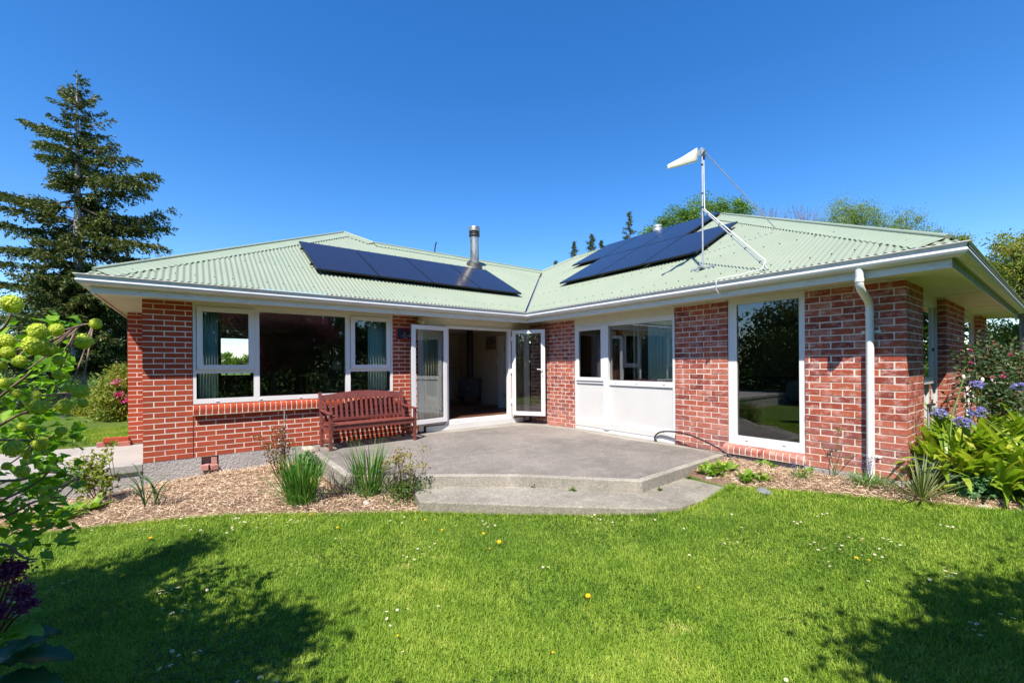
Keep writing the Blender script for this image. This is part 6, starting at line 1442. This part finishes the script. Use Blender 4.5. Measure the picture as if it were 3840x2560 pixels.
for i, (x, y, h, r_, mt, lb) in enumerate(((-9, -7, 7, 2.6, 'dark_leaf', 'broad dark tree far behind the viewer at left'), (-4.5, -9, 8, 2.8, 'dark_leaf', 'tall dark tree behind the viewer left of the middle'), (0, -10, 7, 2.6, 'mid_leaf', 'mid green tree straight behind the viewer'), (4.5, -9.5, 8.5, 2.8, 'dark_leaf', 'tall dark tree behind the viewer right of the middle'), (9.5, -9, 7, 2.6, 'mid_leaf', 'mid green tree behind the viewer at right'), (-13, 0, 5.0, 2.6, 'dark_leaf', 'dark tree beyond the left hedge near the drive'), (-14, 5, 7.2, 1.6, 'conifer_leaf', 'tall dark conifer beyond the left hedge'), (-15, 10, 5.4, 1.8, 'conifer_leaf', 'second dark conifer beyond the left hedge'), (15, -7, 7, 2.6, 'dark_leaf', 'dark tree off to the right beyond the rose bush'), (20, -5, 8, 3.0, 'dark_leaf', 'broad dark tree far off to the right'), (25, -2, 7, 2.8, 'mid_leaf', 'green tree furthest off to the right'))):
    tree('garden_tree', lb, 'tree', (x, y, 0), [(x, y, h * .62, r_, r_, h * .36), (x + .6, y, h * .35, r_ * 1.1, r_, h * .25)], 7500, .30, mt, 90, .9, .25, shell=.3, group=G2)
for i, (x0, y0, x1, y1, lb) in enumerate(((11, -5.2, 27, -3.6, 'clipped hedge running off to the right of the garden'), (-9, -5.5, 9, -6, 'long clipped dark hedge behind the viewer'), (-9.5, -4, -10, 13, 'long dark hedge along the left side of the garden'))):
    n = 34000; t = rng.random(n); P = np.stack([x0 + (x1 - x0) * t, y0 + (y1 - y0) * t, rng.random(n) * 3.2 - .1], -1) + rng.normal(0, .28, (n, 3)); o = thing('hedge', lb, 'hedge', ((x0 + x1) / 2, (y0 + y1) / 2, 0))
    build_leaves('foliage', [leafs(P, rdir(n, .2), rdir(n, .4), .15, .09)], 'dark_leaf', o, 'stuff')

# ------------------------------------------------------------ mulch straw
def scatter(poly, n, h, x0, x1, y0, y1):
    x = rng.uniform(x0, x1, n); y = rng.uniform(y0, y1, n); k = inside(poly, x, y) & ~inside(PAT, x, y) & ~inside(STEP, x, y); x, y = x[k], y[k]; return np.stack([x, y, h(x, y)], -1)
for nm, poly, h, bx, n in (('left', LBED, hL, (-3, 2.3, 4.3, 7.95), 62000), ('right', RBED, hR, (5.3, 8.2, -.3, 3.3), 34000)):
    P = scatter(poly, n, h, *bx); k = len(P); D = unit(rng.normal(size=(k, 3)) * [1, 1, .28]); P[:, 2] += rng.random(k) ** 2 * .030 + .004
    o = build_leaves('straw_mulch', [leafs(P, D, rdir(k, 1.2), rng.uniform(.03, .10, k), rng.uniform(.003, .0075, k), 0.2)], 'straw', None, 'stuff'); o['label'] = 'dry straw mulch strewn over the ' + nm + ' flower bed'
# ------------------------------------------------------------ lawn blades
def lawn_pts(n):
    F = 1 / (1 / 7.2 + rng.random(n) * (1 / 1.95 - 1 / 7.2)); F = np.where(rng.random(n) < .55, rng.uniform(2, 7.2, n), F); s = rng.uniform(-1.30, 1.75, n) * F
    x = _r[0] * s + _f[0] * F; y = _r[1] * s + _f[1] * F
    k = ~inside(LBED, x, y) & ~inside(RBED, x, y) & ~inside(PAT, x, y) & ~inside(STEP, x, y) & (y < 7.9) & (x < 13); return x[k], y[k], F[k]
x, y, Fd = lawn_pts(650000)
d = np.minimum(edge_dist(LBED, x, y), np.minimum(edge_dist(RBED, x, y), edge_dist(STEP, x, y)))
n = len(x); print('grass', n)
pat = .5 + .5 * np.sin(x * 2.1 + np.sin(y * 1.7) * 1.5) * np.sin(y * 2.6 + np.sin(x * 2.3))
Lg = rng.uniform(.022, .054, n) * (.72 + .6 * pat); az = rng.uniform(0, 6.283, n); th = np.abs(rng.normal(.5, .38, n)); W_ = rng.uniform(.0024, .0052, n) * (1 + .12 * (Fd - 3).clip(0))
P = np.stack([x, y, G(x, y) - .002], -1); dh = np.stack([np.cos(az), np.sin(az), 0 * az], -1); S = np.stack([-np.sin(az), np.cos(az), 0 * az], -1)
up = np.array([0, 0, 1.]); d1 = dh * np.sin(th)[:, None] + up * np.cos(th)[:, None]; th2 = th + rng.uniform(.2, .9, n); d2 = dh * np.sin(th2)[:, None] + up * np.cos(th2)[:, None]
M1 = P + d1 * (Lg * .55)[:, None]; Tt = M1 + d2 * (Lg * .5)[:, None]
V = np.stack([P + S * W_[:, None] * .5, P - S * W_[:, None] * .5, M1 - S * W_[:, None] * .42, M1 + S * W_[:, None] * .42, Tt], 1).reshape(-1, 3)
i0 = np.arange(n)[:, None] * 5
gr = np_mesh('lawn_grass', V, [i0 + np.array([[0, 1, 2, 3]]), i0 + np.array([[3, 2, 4]])], MT['grass_blade'], rnd=np.repeat(rng.random(n), 5)); tag(gr, 'short green lawn grass', kind='stuff')
# clover leaves low in the turf
x, y, Fd = lawn_pts(26000); kk = (np.sin(x * 3.1 + 1) * np.sin(y * 2.7 + x) > .15); x, y = x[kk], y[kk]; n = len(x); P = np.stack([x, y, G(x, y) + rng.uniform(.012, .026, n)], -1); ps = []
for a in range(3):
    t = a * 2.094 + rng.random(n); dd = np.stack([np.cos(t), np.sin(t), .15 + 0 * t], -1); ps.append(leafs(P, unit(dd), np.repeat([[0, 0, 1.]], n, 0) + rng.normal(0, .1, (n, 3)), .013, .013, r=rng.random(n) * .5))
tag(build_leaves('clover', ps, 'mid_leaf', None, 'stuff'), 'low clover leaves in the lawn')
# turf lip overhanging beds and step: longer blades along the edges
def edge_pts(poly, a, b, n, off):
    out = []
    seg = [(np.array(poly[i]), np.array(poly[i + 1])) for i in range(a, b)]; L_ = np.array([np.linalg.norm(q - p) for p, q in seg]); j = rng.choice(len(seg), n, p=L_ / L_.sum()); t = rng.random(n)
    p = np.array([s[0] for s in seg])[j]; q = np.array([s[1] for s in seg])[j]; d_ = unit(q - p); nrm = np.stack([d_[:, 1], -d_[:, 0]], -1); return p + (q - p) * t[:, None] + nrm * (rng.normal(0, off, n) + off)[:, None]
il = LBED.index((-2.5, 7.1)); E_ = np.concatenate([edge_pts(LBED, il, il + 9, 5500, .02), edge_pts(STEP, 0, 6, 4200, .014), edge_pts(RBED, 0, 8, 4500, .025)])
Pz = np.stack([E_[:, 0], E_[:, 1], G(E_[:, 0], E_[:, 1]) - .004], -1); n = len(Pz)
tag(build_leaves('lawn_edge_grass', [straps(Pz, rng.uniform(0, 6.28, n), rng.uniform(.1, .9, n), rng.uniform(.2, 1.0, n), rng.uniform(.035, .075, n), rng.uniform(.003, .0045, n), K=4)], 'grass_blade', None, 'stuff'), 'longer grass blades along the lawn edge')
# far lawn beyond the path
n = 30000; x = rng.uniform(-4.2, -.95, n); y = rng.uniform(10.6, 13.2, n); P = np.stack([x, y, 0 * x + .262], -1)
tag(build_leaves('far_lawn_grass', [leafs(P, unit(rng.normal(size=(n, 3)) * .5 + [0, 0, 1]), rdir(n), rng.uniform(.03, .05, n), .007)], 'grass_blade', None, 'stuff'), 'short grass beyond the concrete path')

# grass clippings blown on the step, mostly at its right end
n = 5200; x = rng.uniform(1.9, 5.5, n); y = rng.uniform(2.4, 5.1, n); k = inside(STEP, x, y) & ~inside(PAT, x, y) & (rng.random(n) < np.clip((x - 2.6) / 2.0, .04, 1)); x, y = x[k], y[k]; n = len(x)
tag(build_leaves('grass_clippings', [leafs(np.stack([x, y, 0 * x + .1375], -1), unit(rng.normal(size=(n, 3)) * [1, 1, .08]), rdir(n, 3), rng.uniform(.008, .024, n), .002)], 'grass_blade', None, 'stuff'), 'dry grass clippings on the garden step')
n = 500; x = rng.uniform(1.7, 6.3, n); y = rng.uniform(3.4, 7.7, n); k = inside(inset(PAT, .15), x, y); x, y = x[k], y[k]; n = len(x)
tag(build_leaves('leaf_debris', [leafs(np.stack([x, y, 0 * x + .2785], -1), unit(rng.normal(size=(n, 3)) * [1, 1, .1]), rdir(n, 3), rng.uniform(.006, .02, n), rng.uniform(.003, .009, n))], 'straw', None, 'stuff'), 'tiny dry leaf debris on the patio')
# ------------------------------------------------------------ daisies and dandelions
def daisy_mesh(big=False):
    V = []; F = []; mi = []
    if not big:
        n = 13; R0 = .0125
        for k in range(n):
            a = k * 6.2832 / n; w_ = .20; V += [(.003 * math.cos(a), .003 * math.sin(a), .003), (R0 * .7 * math.cos(a - w_), R0 * .7 * math.sin(a - w_), .005), (R0 * math.cos(a), R0 * math.sin(a), .0045), (R0 * .7 * math.cos(a + w_), R0 * .7 * math.sin(a + w_), .005)]; F.append((4 * k, 4 * k + 1, 4 * k + 2, 4 * k + 3)); mi.append(0)
    else:
        n = 22; R0 = .019
        for ring, (rr, zz_) in enumerate(((1, .004), (.8, .008), (.5, .012))):
            for k in range(n):
                a = k * 6.2832 / n + ring * .14; w_ = .13; b = len(V); V += [(.002 * math.cos(a), .002 * math.sin(a), zz_ - .004), (R0 * rr * .8 * math.cos(a - w_), R0 * rr * .8 * math.sin(a - w_), zz_), (R0 * rr * math.cos(a), R0 * rr * math.sin(a), zz_), (R0 * rr * .8 * math.cos(a + w_), R0 * rr * .8 * math.sin(a + w_), zz_)]; F.append((b, b + 1, b + 2, b + 3)); mi.append(0)
    s = MB().sphere((0, 0, .005), .0042, 8, 5, (1, 1, .7)); b = len(V); V += s.v; F += [tuple(i + b for i in f) for f in s.f]; mi += [1] * len(s.f)
    s = MB().tube([(0, 0, .003), (.002, 0, -.045)], .0011, 5); b = len(V); V += s.v; F += [tuple(i + b for i in f) for f in s.f]; mi += [2] * len(s.f)
    me = bpy.data.meshes.new('daisy' if not big else 'dandelion'); me.from_pydata([tuple(v) for v in V], [], F); me.materials.append(MT['white_petal' if not big else 'yellow_petal']); me.materials.append(MT['yellow_petal']); me.materials.append(MT['green_stem']); me.polygons.foreach_set('material_index', mi); me.update(); return me
DM, YM = daisy_mesh(), daisy_mesh(True)
dz1 = [(535,133),(570,120),(632,124),(950,118),(995,118),(1034,118),(1162,70),(1245,45),(1264,90),(1280,92),(1314,120),(1328,90),(1382,124),(1371,166),(1503,48),(1521,165),(1562,143),(1597,115),(1605,122),(1600,105),(1610,50),(1625,42),(1647,42),(1655,70),(1663,97),(1680,66),(1692,68),(1750,70),(1762,108),(1770,103),(1797,87),(1822,42),(1832,44),(1860,35),(1870,78),(1735,38),(1975,90),(1980,70),(1995,66),(2008,50),(2000,57),(2040,70),(2052,60),(2100,55),(2047,275),(2314,182),(2272,25),(480,472),(436,492),(362,516),(1085,550),(1100,560),(1110,540),(1130,540),(1152,520),(1148,553),(1182,532),(1203,520),(1220,522),(1236,517),(1427,535),(1223,594),(1275,641),(1255,682),(1120,665),(1190,690),(1172,703),(1185,959),(1340,970),(1374,957),(1233,986),(1104,1078),(1177,1057),(1790,1142),(1903,1164),(1637,1170)]
dz2 = [(5,185),(123,128),(325,65),(338,60),(376,72),(418,73),(433,34),(408,208),(525,252),(556,287),(426,298),(452,308),(501,327),(544,311),(607,241),(647,217),(646,250),(605,270),(790,93),(851,87),(972,60),(940,87),(983,87),(998,76),(1026,80),(1058,92),(1010,102),(1388,379),(1425,379),(666,648),(385,674),(313,686),(316,733),(336,782),(422,963),(457,668),(1670,22),(1690,22),(1703,26),(1726,32),(1745,18),(1772,44),(1787,52),(1812,52),(1748,76),(1762,78),(1869,58),(1869,70),(1906,10),(2000,57),(2160,52)]
dz3 = [(7,112),(337,14),(45,295),(262,197),(270,213),(290,215),(308,186),(356,217),(378,206),(335,258),(430,265),(277,289),(408,106),(768,65),(815,68),(790,78),(928,28),(960,12),(994,8),(997,30),(1167,145),(1145,172),(1240,184),(1230,197),(1380,179),(1423,188),(1436,204),(1498,227),(908,207),(938,209),(933,221),(1056,217),(1096,230),(980,248),(934,260),(1083,257),(1120,259),(1355,251),(1380,265),(1234,296),(1323,293),(1375,310),(1008,341),(1017,372),(1779,87),(1810,92),(1825,98),(1838,103),(1862,100),(1865,106),(1885,118),(2208,197),(1806,383),(1810,406),(1792,423),(1836,413),(1856,418),(1878,423),(1815,446),(1846,443),(1712,445),(1702,463),(1660,492),(1279,476),(1670,641),(2190,702),(2200,743),(2278,732),(1980,759),(2028,771),(2008,812),(2085,820),(2057,850),(712,1155),(878,220)]
yl = [(1280,575,50,.6),(1280,693,120,.7),(1280,980,145,.8),(1280,1088,203,1.2),(1280,1700,576,1.15),(1280,1460,963,.5),(1280,387,847,.4),(1280,1023,248,.5),(0,1038,175,.9),(0,845,436,1.1),(0,2325,103,.8),(0,2135,15,.7),(0,1089,512,.5),(2560,1197,315,.9),(2560,1284,329,.7),(2560,110,518,.5)]
def ground_hit(px_, py_, zo=.03):
    z = 0.
    for _ in range(6): p = onZ(px_, py_, z + zo); z = float(G(p[0], p[1]))
    return p
for ox, L_ in ((0, dz1), (1280, dz2), (2560, dz3)):
    for a, b in L_:
        p = ground_hit(ox + a / 1.8375, 1920 + b / 1.8375, .048)
        if inside(LBED, p[:1], p[1:2])[0] or inside(STEP, p[:1], p[1:2])[0]: continue
        o = bpy.data.objects.new('daisy', DM); COL.objects.link(o); o.location = p; o.rotation_euler = (rng.normal(.1, .25), rng.normal(-.1, .25), rng.uniform(0, 6)); s = rng.uniform(.7, 1.05); o.scale = (s, s, s); tag(o, 'small white daisy with yellow centre growing in the mown lawn', 'daisy', 'white daisies in the lawn')
for ox, a, b, s in yl:
    p = ground_hit(ox + a / 1.8375, 1920 + b / 1.8375, .048); o = bpy.data.objects.new('dandelion', YM); COL.objects.link(o); o.location = p; o.rotation_euler = (rng.normal(.3, .2), rng.normal(-.2, .2), 0); o.scale = (s * .85,) * 3; tag(o, 'yellow dandelion flower growing in the mown lawn', 'dandelion', 'yellow dandelions in the lawn')
